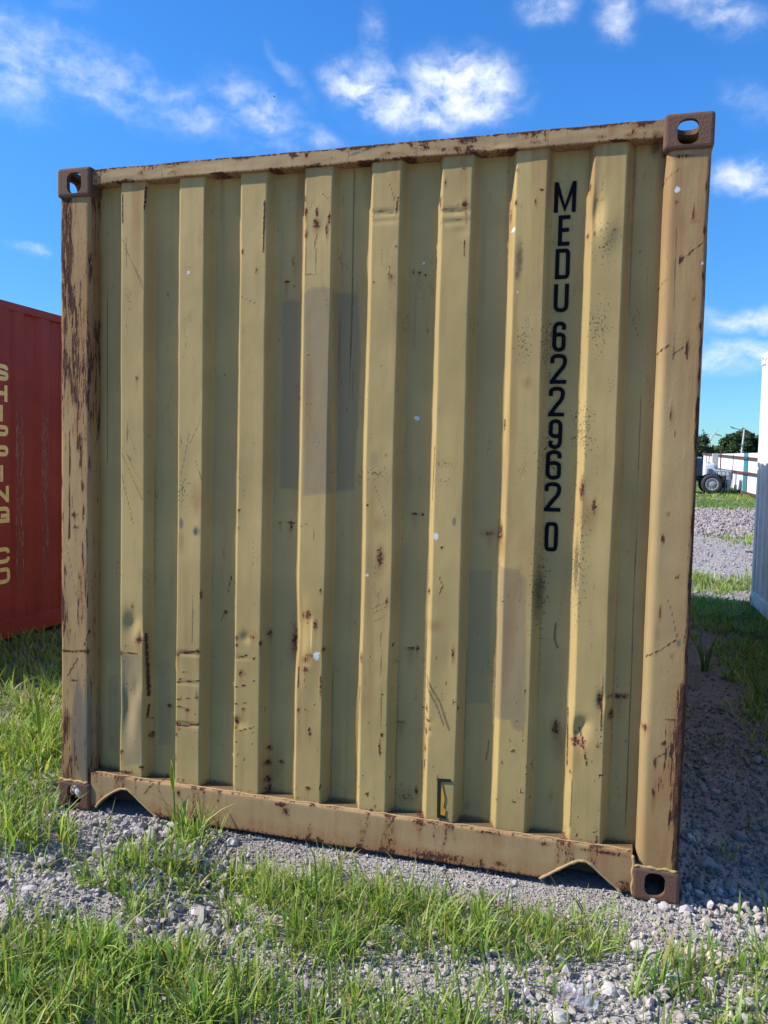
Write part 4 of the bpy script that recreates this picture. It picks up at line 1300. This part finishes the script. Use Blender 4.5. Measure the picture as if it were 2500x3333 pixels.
def stones(xy, rad, cols, g, sink=0.25, tiny=False):
    BV, BF = (OCT_V, OCT_F) if tiny else (ICO_V, ICO_F); nv = len(BV)
    n = len(xy); var = [BV*(1+0.55*(g.random((nv, 1))-0.5)) for _ in range(12)]
    k = g.integers(0, 12, n); B = np.stack(var)[k]
    sc = np.stack([g.uniform(0.75, 1.35, n), g.uniform(0.7, 1.1, n), g.uniform(0.45, 0.85, n)], 1)*rad[:, None]
    V = np.einsum('nij,nvj->nvi', rand_rot(n, g), B*sc[:, None, :])
    lo = V[:, :, 2].min(1)
    V[:, :, 0] += xy[:, 0, None]; V[:, :, 1] += xy[:, 1, None]
    V[:, :, 2] += (gh(xy[:, 0], xy[:, 1])-lo-sink*rad*g.uniform(0.3, 1.6, n))[:, None]
    F = (np.arange(n)[:, None, None]*nv+BF[None]).reshape(-1, 3)
    tint = np.concatenate([np.repeat(cols, nv, 0), np.ones((nv*n, 1))], 1)
    return V.reshape(-1, 3), F, tint
def inside(x, y, poly):
    return poly_sd(x, y, np.array(poly, float)) > 0
FOOT = [(0.0, 0.03), (2.44, 0.03), (2.44, 6.05), (0.0, 6.05)]
parts = []
def greycol(n, g, lo=0.20, hi=0.52, tone=(1.0, 0.92, 0.85)):
    b = lo+(hi-lo)*g.beta(2.0, 1.8, n)
    return b[:, None]*np.array(tone)*g.uniform(0.95, 1.05, (n, 3))
g = np.random.default_rng(11)
def scatter(n, x0, x1, y0, y1, radf, colf, keep=None, sink=0.25, tiny=False):
    xy = np.stack([g.uniform(x0, x1, n), g.uniform(y0, y1, n)], 1)
    m_ = ~inside(xy[:, 0], xy[:, 1], FOOT)
    if keep is not None: m_ &= g.random(n) < keep(xy[:, 0], xy[:, 1])
    xy = xy[m_]; parts.append(stones(xy, radf(xy), colf(len(xy)), g, sink, tiny))
def near_rad(xy):
    fine = sstep(0.34, 0.10, np.abs(xy[:, 1]+0.10))*sstep(0.75, 1.0, xy[:, 0])*sstep(2.45, 2.1, xy[:, 0])
    med = 0.0046-0.0012*fine+0.0016*sstep(0.5, 0.7, fbm(xy[:, 0]*2.2, xy[:, 1]*2.2, 3, 111))*(1-fine)+0.0022*sstep(2.0, 2.4, xy[:, 0])
    return med*np.exp(g.normal(0, 0.40-0.12*fine, len(xy)))
fine_zone = lambda x, y: sstep(0.36, 0.16, np.abs(y+0.12))*sstep(0.70, 0.95, x)*sstep(2.5, 2.25, x)
scatter(46000, -0.2, 3.0, -1.25, 0.20, lambda q: 0.0036*np.exp(g.normal(0, 0.32, len(q))), lambda n: greycol(n, g, 0.28, 0.58), lambda x, y: 0.45+0.55*fine_zone(x, y), 0.25, True)
scatter(17000, -0.2, 3.1, -1.25, 0.22, near_rad, lambda n: greycol(n, g, 0.27, 0.58), lambda x, y: 1-0.85*fine_zone(x, y))
scatter(6000, -1.0, 3.6, -1.9, 0.6, lambda q: 0.006*np.exp(g.normal(0, 0.4, len(q))), lambda n: greycol(n, g, 0.26, 0.54), lambda x, y: 1-0.9*fine_zone(x, y))
scatter(2500, -2.4, -0.2, -1.8, 0.2, lambda q: 0.0075*np.exp(g.normal(0, 0.4, len(q))), lambda n: greycol(n, g, 0.26, 0.54))
scatter(2000, 3.0, 4.6, -1.8, 0.3, lambda q: 0.0075*np.exp(g.normal(0, 0.4, len(q))), lambda n: greycol(n, g, 0.26, 0.54))
CLOD = [(0.18, -0.56), (0.30, -0.44), (0.42, -0.30), (0.50, -0.14), (0.46, 0.0), (0.95, -0.62), (0.85, -0.22), (0.55, -0.78)]
for cx, cy in CLOD: scatter(110, cx-0.13, cx+0.13, cy-0.10, cy+0.10, lambda q: 0.0095*np.exp(g.normal(0, 0.42, len(q))), lambda n: greycol(n, g, 0.24, 0.52))
scatter(330, -0.2, 2.9, -1.2, 0.1, lambda q: 0.0115*np.exp(g.normal(0, 0.28, len(q))), lambda n: greycol(n, g, 0.30, 0.58), lambda x, y: 0.10+0.88*np.maximum(sstep(2.0, 2.35, x), sstep(1.0, 0.6, x)))
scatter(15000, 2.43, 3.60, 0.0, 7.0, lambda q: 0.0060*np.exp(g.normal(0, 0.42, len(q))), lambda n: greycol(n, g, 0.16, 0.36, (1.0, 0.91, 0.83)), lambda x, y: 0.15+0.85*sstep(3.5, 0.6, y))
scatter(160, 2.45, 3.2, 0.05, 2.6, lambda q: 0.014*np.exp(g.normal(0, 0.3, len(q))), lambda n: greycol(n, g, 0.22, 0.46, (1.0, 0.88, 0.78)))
scatter(6000, 2.0, 5.2, 6.6, 14.5, lambda q: 0.0105*np.exp(g.normal(0, 0.4, len(q))), lambda n: greycol(n, g, 0.28, 0.50))
scatter(11000, 3.4, 8.2, 15.0, 25.5, lambda q: 0.026*np.exp(g.normal(0, 0.35, len(q))), lambda n: greycol(n, g, 0.24, 0.48, (1.06, 0.90, 0.84)), None, 0.45)
ofs = 0; VV = []; FF = []; TT = []
for V, F, T in parts:
    VV.append(V); FF.append(F+ofs); TT.append(T); ofs += len(V)
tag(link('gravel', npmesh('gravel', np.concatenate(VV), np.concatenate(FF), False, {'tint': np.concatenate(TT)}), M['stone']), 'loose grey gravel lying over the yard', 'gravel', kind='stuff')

# single larger stones
BIG = [((0.54, -0.02), 0.026, 'pale angular stone under the left arch of the tan container'), ((0.45, -0.43), 0.026, 'pale grey stone in the dark hollow left of the grass bank'),
       ((0.83, -0.06), 0.027, 'flat grey stone right of the leafy grass shoot'), ((0.35, -0.59), 0.022, 'small pale stone low in the left hollow'), ((0.92, -0.51), 0.022, 'pale stone at the foot of the grass bank'),
       ((2.39, -0.45), 0.036, 'largest pale boulder-like stone in the right foreground'), ((2.53, -0.27), 0.034, 'rounded pinkish stone near the right edge of the foreground'), ((2.22, -0.54), 0.029, 'white flat stone in the bottom right gravel'),
       ((2.30, -0.30), 0.029, 'long low pale stone behind the bottom right gravel'), ((2.39, -0.02), 0.022, 'pale blocky stone against the right bottom corner casting'), ((2.46, -0.27), 0.030, 'upright grey stone beside the pinkish one'),
       ((2.09, -0.69), 0.033, 'pale flat stone at the bottom edge of the picture'), ((2.56, 0.36), 0.040, 'large flat grey stone in the shade beside the tan container'), ((2.72, 0.70), 0.034, 'grey slab-like stone further back in the shaded gravel')]
for i, ((x, y), r_, lab) in enumerate(BIG):
    gg = np.random.default_rng(200+i)
    bm = bmesh.new(); bmesh.ops.create_icosphere(bm, subdivisions=2, radius=1.0)
    kx, ky, kz = gg.uniform(0.9, 1.25), gg.uniform(0.75, 1.0), gg.uniform(0.55, 0.8)
    pl = gg.normal(size=(9, 3)); pl /= np.linalg.norm(pl, axis=1)[:, None]
    for v in bm.verts:
        q = np.array(v.co[:]); f = 1.0
        for n_ in pl: f = min(f, 0.80/max(q@n_, 0.3))
        q = q*f*(1+0.05*gg.normal()); v.co = Vector((q[0]*kx*r_, q[1]*ky*r_, q[2]*kz*r_))
    bmesh.ops.rotate(bm, cent=(0, 0, 0), matrix=Matrix.Rotation(gg.uniform(0, 6), 3, 'Z'), verts=bm.verts)
    cl = np.array([0.56, 0.525, 0.50])*gg.uniform(0.85, 1.1)*(0.62 if 'shade' in lab else 1.0)*(np.array([1.08, 0.92, 0.86]) if 'pinkish' in lab else 1.0)  # stones lying in shade get a darker tint, the shade painted in
    o = obj('stone', bm, M['stone'])
    o.data.attributes.new('tint', 'FLOAT_COLOR', 'POINT').data.foreach_set('color', np.tile(np.append(cl, 1), (len(o.data.vertices), 1)).astype(np.float32).ravel())
    o.location = (x, y, float(gh(x, y))+r_*0.28)
    tag(o, lab, 'stone', 'larger single stones')

# pale paper caught in the left bottom casting
bm = bmesh.new(); bmesh.ops.create_icosphere(bm, subdivisions=2, radius=1.0)
gp = np.random.default_rng(9)
for v in bm.verts: v.co = Vector((v.co.x*0.019, v.co.y*0.010, v.co.z*0.027))*float(gp.uniform(0.65, 1.25))
pp = tag(obj('paper_scrap', bm, M['paper']), 'crumpled pale paper stuck in the left bottom casting hole', 'paper')
pp.location = (0.088, 0.016, 0.074)

# ------------------------------------------------------------------ grass
class Blades:
    def __init__(self): self.V = []; self.F = []; self.T = []; self.o = 0
    def add(self, P, H, W, az_, lean, col, g, segs=3, droop=0.35):
        n = len(P); ld = np.stack([np.cos(az_), np.sin(az_), np.zeros(n)], 1)
        fa = az_+np.pi/2+g.normal(0, 0.5, n); sd = np.stack([np.cos(fa), np.sin(fa), np.zeros(n)], 1)
        L = []
        for k in range(segs+1):
            t = k/segs
            c = P+ld*(H*lean*t**1.7)[:, None]+np.array([0, 0, 1.0])*(H*(t-droop*lean*t**2.2))[:, None]
            w = W*0.5*(0.75+0.5*t if t < 0.4 else 0.95*(1-(t-0.4)/0.6)**0.8)
            if k < segs: L += [c-sd*w[:, None], c+sd*w[:, None]]
            else: L += [c]
        nv = 2*segs+1
        V = np.stack(L, 1).reshape(-1, 3)
        f = []
        for k in range(segs-1): f += [(2*k, 2*k+1, 2*k+3), (2*k, 2*k+3, 2*k+2)]
        f.append((2*segs-2, 2*segs-1, 2*segs))
        F = (np.arange(n)[:, None, None]*nv+np.array(f)[None]).reshape(-1, 3)+self.o
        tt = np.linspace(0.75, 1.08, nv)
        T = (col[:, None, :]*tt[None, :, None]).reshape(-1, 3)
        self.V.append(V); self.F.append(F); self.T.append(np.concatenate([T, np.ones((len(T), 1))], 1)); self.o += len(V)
    def mesh(self, name):
        return npmesh(name, np.concatenate(self.V), np.concatenate(self.F), True, {'tint': np.concatenate(self.T)})
gg = np.random.default_rng(31)
PAL = np.array([(0.27, 0.38, 0.080), (0.20, 0.32, 0.070), (0.35, 0.45, 0.115), (0.115, 0.22, 0.055), (0.42, 0.47, 0.17), (0.48, 0.41, 0.22)])
PW = np.array([0.28, 0.22, 0.17, 0.15, 0.12, 0.06])
B = Blades()
def turf(poly, dens, h, w=0.0042, edge=0.05, pal=PAL, pw=PW, tuft=8, thr=0.0, lean=0.45, segs=4, sp=0.03):
    poly = np.array(poly, float); x0, y0 = poly.min(0)-edge; x1, y1 = poly.max(0)+edge
    n = int((x1-x0)*(y1-y0)*dens*0.72/tuft)
    x = gg.uniform(x0, x1, n); y = gg.uniform(y0, y1, n)
    sd = poly_sd(x, y, poly)+edge*2.2*(fbm(x*4.5/(edge*14), y*4.5/(edge*14), 3, 121)-0.5)
    k = (gg.random(n) < np.clip(0.5+sd/(edge*2), 0, 1)*sstep(thr-0.08, thr+0.12, fbm(x*3.1/(edge*16), y*3.1/(edge*16), 3, 123))) & ~inside(x, y, FOOT)
    x, y = x[k], y[k]; n = len(x)
    cnt = gg.integers(max(2, tuft//2), tuft*3//2+1, n); idx = np.repeat(np.arange(n), cnt); N = len(idx)
    a = gg.uniform(0, 2*np.pi, N); r = sp*np.sqrt(gg.random(N))
    px_ = x[idx]+r*np.cos(a); py_ = y[idx]+r*np.sin(a)
    ok = ~inside(px_, py_, FOOT); px_, py_, a, idx = px_[ok], py_[ok], a[ok], idx[ok]; N = len(px_)
    th = (gg.uniform(0.55, 1.2, n)*(0.75+0.5*fbm(x*5, y*5, 2, 141)))[idx]
    H = h*th*gg.uniform(0.45, 1.25, N); W = w*1.35*gg.uniform(0.6, 1.6, N)
    ci = gg.choice(len(pal), N, p=pw); hue = gg.uniform(0.75, 1.3, n)[idx]
    col = pal[ci]*hue[:, None]*gg.uniform(0.88, 1.12, (N, 3))
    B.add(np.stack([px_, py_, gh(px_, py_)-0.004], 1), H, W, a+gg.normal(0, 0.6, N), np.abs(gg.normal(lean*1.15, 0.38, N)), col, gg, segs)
# beside and in front of the container
turf([(-0.95, 0.62), (-0.41, 0.54), (-0.10, 0.12), (-0.02, -0.12), (0.12, -0.20), (0.32, -0.34), (0.0, -0.45), (-0.6, 0.0)], 6000, 0.115, 0.005, 0.07)
turf([(0.15, -0.04), (0.24, -0.02), (0.42, -0.13), (0.29, -0.17)], 2400, 0.10, edge=0.04)
turf([(0.52, 0.02), (0.66, 0.0), (0.82, -0.09), (0.70, -0.20)], 4200, 0.16, 0.005, edge=0.03)
turf([(0.72, -0.13), (0.86, -0.38), (0.80, -0.62), (0.61, -0.64), (0.47, -0.51), (0.5, -0.3)], 6000, 0.10, edge=0.05)
turf([(-0.01, -0.39), (0.24, -0.31), (0.37, -0.51), (0.19, -0.61)], 900, 0.10)
turf([(0.10, -0.80), (0.39, -0.86), (0.66, -0.76), (1.04, -0.76), (1.26, -1.0), (1.0, -1.5), (0.0, -1.6)], 9500, 0.125, 0.005, 0.06)
turf([(0.92, -0.25), (1.46, -0.19), (1.87, -0.23), (2.2, -0.20), (2.23, -0.37), (1.98, -0.49), (1.57, -0.57), (1.36, -0.68), (1.11, -0.64)], 10500, 0.10, 0.004, 0.06, thr=0.06)
turf([(2.3, -0.42), (2.8, -0.10), (3.1, -0.5), (2.8, -1.0), (2.26, -0.65)], 3400, 0.13, edge=0.06, thr=0.34)
turf([(2.47, -0.02), (3.0, 0.02), (3.0, -0.25), (2.45, -0.28)], 1000, 0.10, thr=0.42)
turf([(1.15, -0.84), (1.63, -0.75), (1.92, -0.70), (2.0, -0.95), (1.6, -1.2), (1.22, -1.3)], 5600, 0.13, edge=0.06, thr=0.16)
turf([(0.8, 0.02), (2.4, 0.02), (2.4, -0.25), (0.8, -0.25)], 130, 0.07, 0.0035)
turf([(2.02, 0.02), (2.2, 0.03), (2.18, -0.05), (2.04, -0.05)], 700, 0.09, tuft=4)
turf([(0.9, -0.7), (2.3, -0.5), (2.4, -0.8), (1.2, -1.0)], 1500, 0.09, 0.0035, thr=0.34)
# broad weed leaves and dry straw among the blades
WEED = np.array([(0.16, 0.27, 0.07), (0.11, 0.21, 0.06), (0.25, 0.36, 0.08), (0.42, 0.36, 0.19)]); WW = np.array([0.4, 0.3, 0.2, 0.1])
for pg in ([(-0.9, 0.6), (-0.1, 0.12), (0.1, -0.25), (0.0, -0.45), (-0.6, 0.0)], [(0.5, -0.28), (0.74, -0.13), (0.86, -0.4), (0.8, -0.62), (0.5, -0.55)], [(0.95, -0.25), (2.2, -0.22), (2.2, -0.4), (1.5, -0.6), (1.1, -0.62)], [(0.1, -0.85), (1.05, -0.78), (1.25, -1.0), (1.0, -1.4), (0.1, -1.4)], [(2.3, -0.4), (2.9, -0.1), (2.9, -0.8), (2.3, -0.65)]):
    turf(pg, 420, 0.075, 0.010, 0.05, pal=WEED, pw=WW, tuft=5, lean=1.1, sp=0.02, segs=4)
    turf(pg, 160, 0.10, 0.0022, 0.06, pal=np.array([(0.48, 0.40, 0.22)]), pw=np.array([1.0]), tuft=3, lean=1.0)
# left, behind, up to the red container
turf([(-2.25, 0.3), (-1.0, -0.3), (-0.5, 0.45), (-0.03, 0.12), (-0.03, 6.5), (-2.25, 6.5)], 1700, 0.15, 0.006, 0.06, lean=0.6, sp=0.05)
turf([(-0.85, 0.55), (-0.05, 0.15), (-0.05, 1.3), (-1.2, 1.5)], 1900, 0.16, 0.007, 0.08, lean=0.6, sp=0.05)
# thinner growth outside the picture
turf([(-2.2, 0.2), (-1.0, -0.4), (0.0, -0.5), (0.0, -1.7), (-2.2, -1.7)], 700, 0.12, 0.006, 0.1, thr=0.38, sp=0.05)
turf([(2.9, 0.0), (4.4, 0.1), (4.4, -1.6), (2.8, -1.4)], 600, 0.11, 0.006, 0.1, thr=0.42, sp=0.05)
# lane between the containers
turf([(2.94, 5.4), (3.16, 4.61), (2.97, 3.34), (2.96, 2.2), (2.99, 1.53), (3.12, 1.2), (3.56, 0.5), (3.60, 6.7), (2.5, 7.05), (2.5, 5.7)], 3000, 0.13, 0.0055, 0.12, thr=0.10, lean=0.7, sp=0.05)
turf([(2.45, 0.1), (3.0, 0.1), (3.0, 5.5), (2.45, 5.5)], 90, 0.08)
turf([(2.5, 4.4), (2.9, 4.4), (2.9, 5.6), (2.5, 5.6)], 900, 0.12, 0.005)
turf([(1.5, 7.7), (6.0, 7.5), (6.0, 8.9), (1.5, 9.0)], 1000, 0.15, 0.008, 0.25, thr=0.33, sp=0.08)
turf([(4.2, 13.6), (8.0, 13.2), (8.0, 15.8), (4.6, 15.4)], 340, 0.17, 0.014, 0.4, thr=0.36, sp=0.12)
turf([(2.5, 25.2), (12.0, 25.2), (14.0, 44.0), (2.5, 44.0)], 80, 0.13, 0.022, 0.8, thr=0.42, sp=0.25, segs=2)
turf([(6.9, 40.0), (8.9, 40.2), (8.9, 41.6), (6.9, 41.6)], 200, 0.34, 0.04, 0.3, sp=0.25, segs=2)
tag(link('grass', B.mesh('grass'), M['grass']), 'fresh green grass growing in tufts through the gravel', 'grass', kind='stuff')

# single taller plants
def plant(name, loc, stems, label, cat='grass shoot'):
    r_ = tag(empty(name, loc), label, cat)
    for (nm, base, top, wd, ln_, az_, cl, segs) in stems:
        b = Blades(); h_ = top
        b.add(np.array([base], float), np.array([h_]), np.array([wd]), np.array([az_]), np.array([ln_]), np.array([cl]), np.random.default_rng(5), segs, 0.5)
        link(nm, b.mesh(nm), M['grass'], r_)
    return r_
G1, G2, G3 = (0.13, 0.24, 0.04), (0.22, 0.34, 0.04), (0.07, 0.15, 0.03)
sh = plant('grass_shoot', (0.61, -0.10, float(gh(0.61, -0.10))), [('leaf', (0, 0, 0.0), 0.16, 0.009, 0.9, 0.3, G1, 5), ('leaf', (0.005, 0, 0), 0.13, 0.009, 0.8, 3.6, G3, 5), ('leaf', (0.01, 0, 0.02), 0.19, 0.008, 0.8, 5.4, G1, 5)],
           'tall grass shoot with a folded bright leaf against the bottom rail')
obj('stem', tube(bmesh.new(), [(0, 0, 0), (-0.004, -0.004, 0.12), (-0.007, -0.006, 0.20)], [0.004, 0.0035, 0.003], 6), M['grass'], sh)
bm = bmesh.new(); rows_ = []
for k in range(9):
    t = k/8; w = 0.0125*math.sin(math.pi*(0.06+0.94*t))**0.8*(1.05-0.35*t); z = 0.185+0.125*t
    rows_.append([bm.verts.new((-0.007-0.010*t-w, -0.006, z)), bm.verts.new((-0.007-0.010*t, -0.006+0.006, z)), bm.verts.new((-0.007-0.010*t+w, -0.012, z))])
for a, b in zip(rows_, rows_[1:]):
    bm.faces.new((a[0], a[1], b[1], b[0])); bm.faces.new((a[1], a[2], b[2], b[1]))
lf = obj('folded_leaf', bm, M['grass'], sh, True)
for o in [c for c in sh.children if c.name.startswith(('stem', 'folded_leaf'))]:
    cl = (0.30, 0.42, 0.035, 1) if o.name.startswith('folded') else (*G1, 1)
    if 'tint' not in o.data.attributes:
        o.data.attributes.new('tint', 'FLOAT_COLOR', 'POINT').data.foreach_set('color', np.tile(cl, (len(o.data.vertices), 1)).astype(np.float32).ravel())
plant('grass_shoot', (1.32, -0.45, float(gh(1.32, -0.45))), [('stalk', (0, 0, 0), 0.25, 0.007, 0.12, 2.5, G1, 6), ('leaf', (0.004, 0, 0.05), 0.21, 0.008, 0.35, 0.1, G1, 6), ('leaf', (-0.004, 0, 0.02), 0.12, 0.006, 0.6, 3.3, G3, 5)],
      'tall thin grass stalk standing alone before the middle of the container')
plant('grass_shoot', (-0.42, 0.42, float(gh(-0.42, 0.42))), [('leaf', (0, 0, 0), 0.42, 0.016, 0.30, 2.6, G2, 6), ('leaf', (0.01, 0, 0), 0.33, 0.014, 0.55, 0.4, G1, 6), ('leaf', (0, 0.01, 0), 0.30, 0.013, 0.8, 4.2, G1, 6)],
      'tall broad-leaved grass shoot left of the tan container')
plant('grass_shoot', (2.62, -0.02, float(gh(2.62, -0.02))), [('leaf', (0, 0, 0), 0.12, 0.008, 0.15, 1.5, G2, 5), ('leaf', (0.0, 0.005, 0), 0.09, 0.007, 0.8, 3.2, G1, 5), ('leaf', (0.004, 0, 0), 0.08, 0.007, 0.9, 0.2, G1, 5)],
      'small lit grass shoot at the edge of the shadow right of the container')
plant('grass_shoot', (2.71, 0.00, float(gh(2.71, 0.0))), [('leaf', (0, 0, 0), 0.19, 0.010, 0.25, 2.7, G1, 6), ('leaf', (0.0, 0.005, 0), 0.16, 0.009, 0.4, 0.5, G2, 6)],
      'tall lit grass shoot at the right edge of the picture')
plant('weed_clump', (2.86, 3.55, float(gh(2.86, 3.55))), [('leaf', (0.02*math.cos(k), 0.02*math.sin(k), 0), 0.30+0.03*(k % 4), 0.013, 0.25+0.12*(k % 3), k*0.9, G1 if k % 2 else G3, 6) for k in range(12)],
      'upright weed clump growing in the shaded lane', 'weed')
# twig and crumpled wrapper
tag(obj('dry_stick', tube(bmesh.new(), [(4.35, 12.3, float(gh(4.35, 12.3))+0.02), (4.6, 12.2, float(gh(4.6, 12.2))+0.035), (4.85, 12.25, float(gh(4.85, 12.25))+0.02)], [0.018, 0.022, 0.012], 6), M['wood']), 'dark stick lying on the far sunlit gravel', 'stick')
mt, nt, p = new_mat('clear_film')
oc = nt.n('ShaderNodeTexCoord').outputs['Object']
nt.set(p.inputs['Base Color'], nt.mix(nt.ramp(nt.noise(oc, 30.0, 2.0).outputs[0], 0.35, 0.65), (0.50, 0.38, 0.46), (0.48, 0.52, 0.58)))
p.inputs['Roughness'].default_value = 0.25; p.inputs['Alpha'].default_value = 0.42
gw = np.random.default_rng(77); nx_ = 15
XX, YY_ = np.meshgrid(np.linspace(-0.055, 0.055, nx_), np.linspace(-0.05, 0.05, nx_), indexing='ij')
zz = 0.030*np.abs(fbm(XX*45+9, YY_*45, 2, 131)-0.5)*2+0.012*gw.random(XX.shape)
wm = npmesh('plastic_wrapper', np.stack([XX*(1+0.2*gw.normal(size=XX.shape)*0.3), YY_*(1+0.2*gw.normal(size=XX.shape)*0.3), zz], -1).reshape(-1, 3), grid_faces(nx_, nx_))
wr = tag(link('plastic_wrapper', wm, mt), 'crumpled clear pinkish plastic wrapper on the gravel in front', 'wrapper')
wr.location = (2.13, -0.61, float(gh(2.13, -0.61))+0.012)

# parts painted with the container paints but without marks of their own
for o in bpy.data.objects:
    if o.type == 'MESH' and o.data.materials and o.data.materials[0] and o.data.materials[0].name.endswith('_paint'):
        for a_ in ('wear', 'wear2'):
            if a_ not in o.data.attributes:
                o.data.attributes.new(a_, 'FLOAT_COLOR', 'POINT').data.foreach_set('color', np.zeros(4*len(o.data.vertices), np.float32))
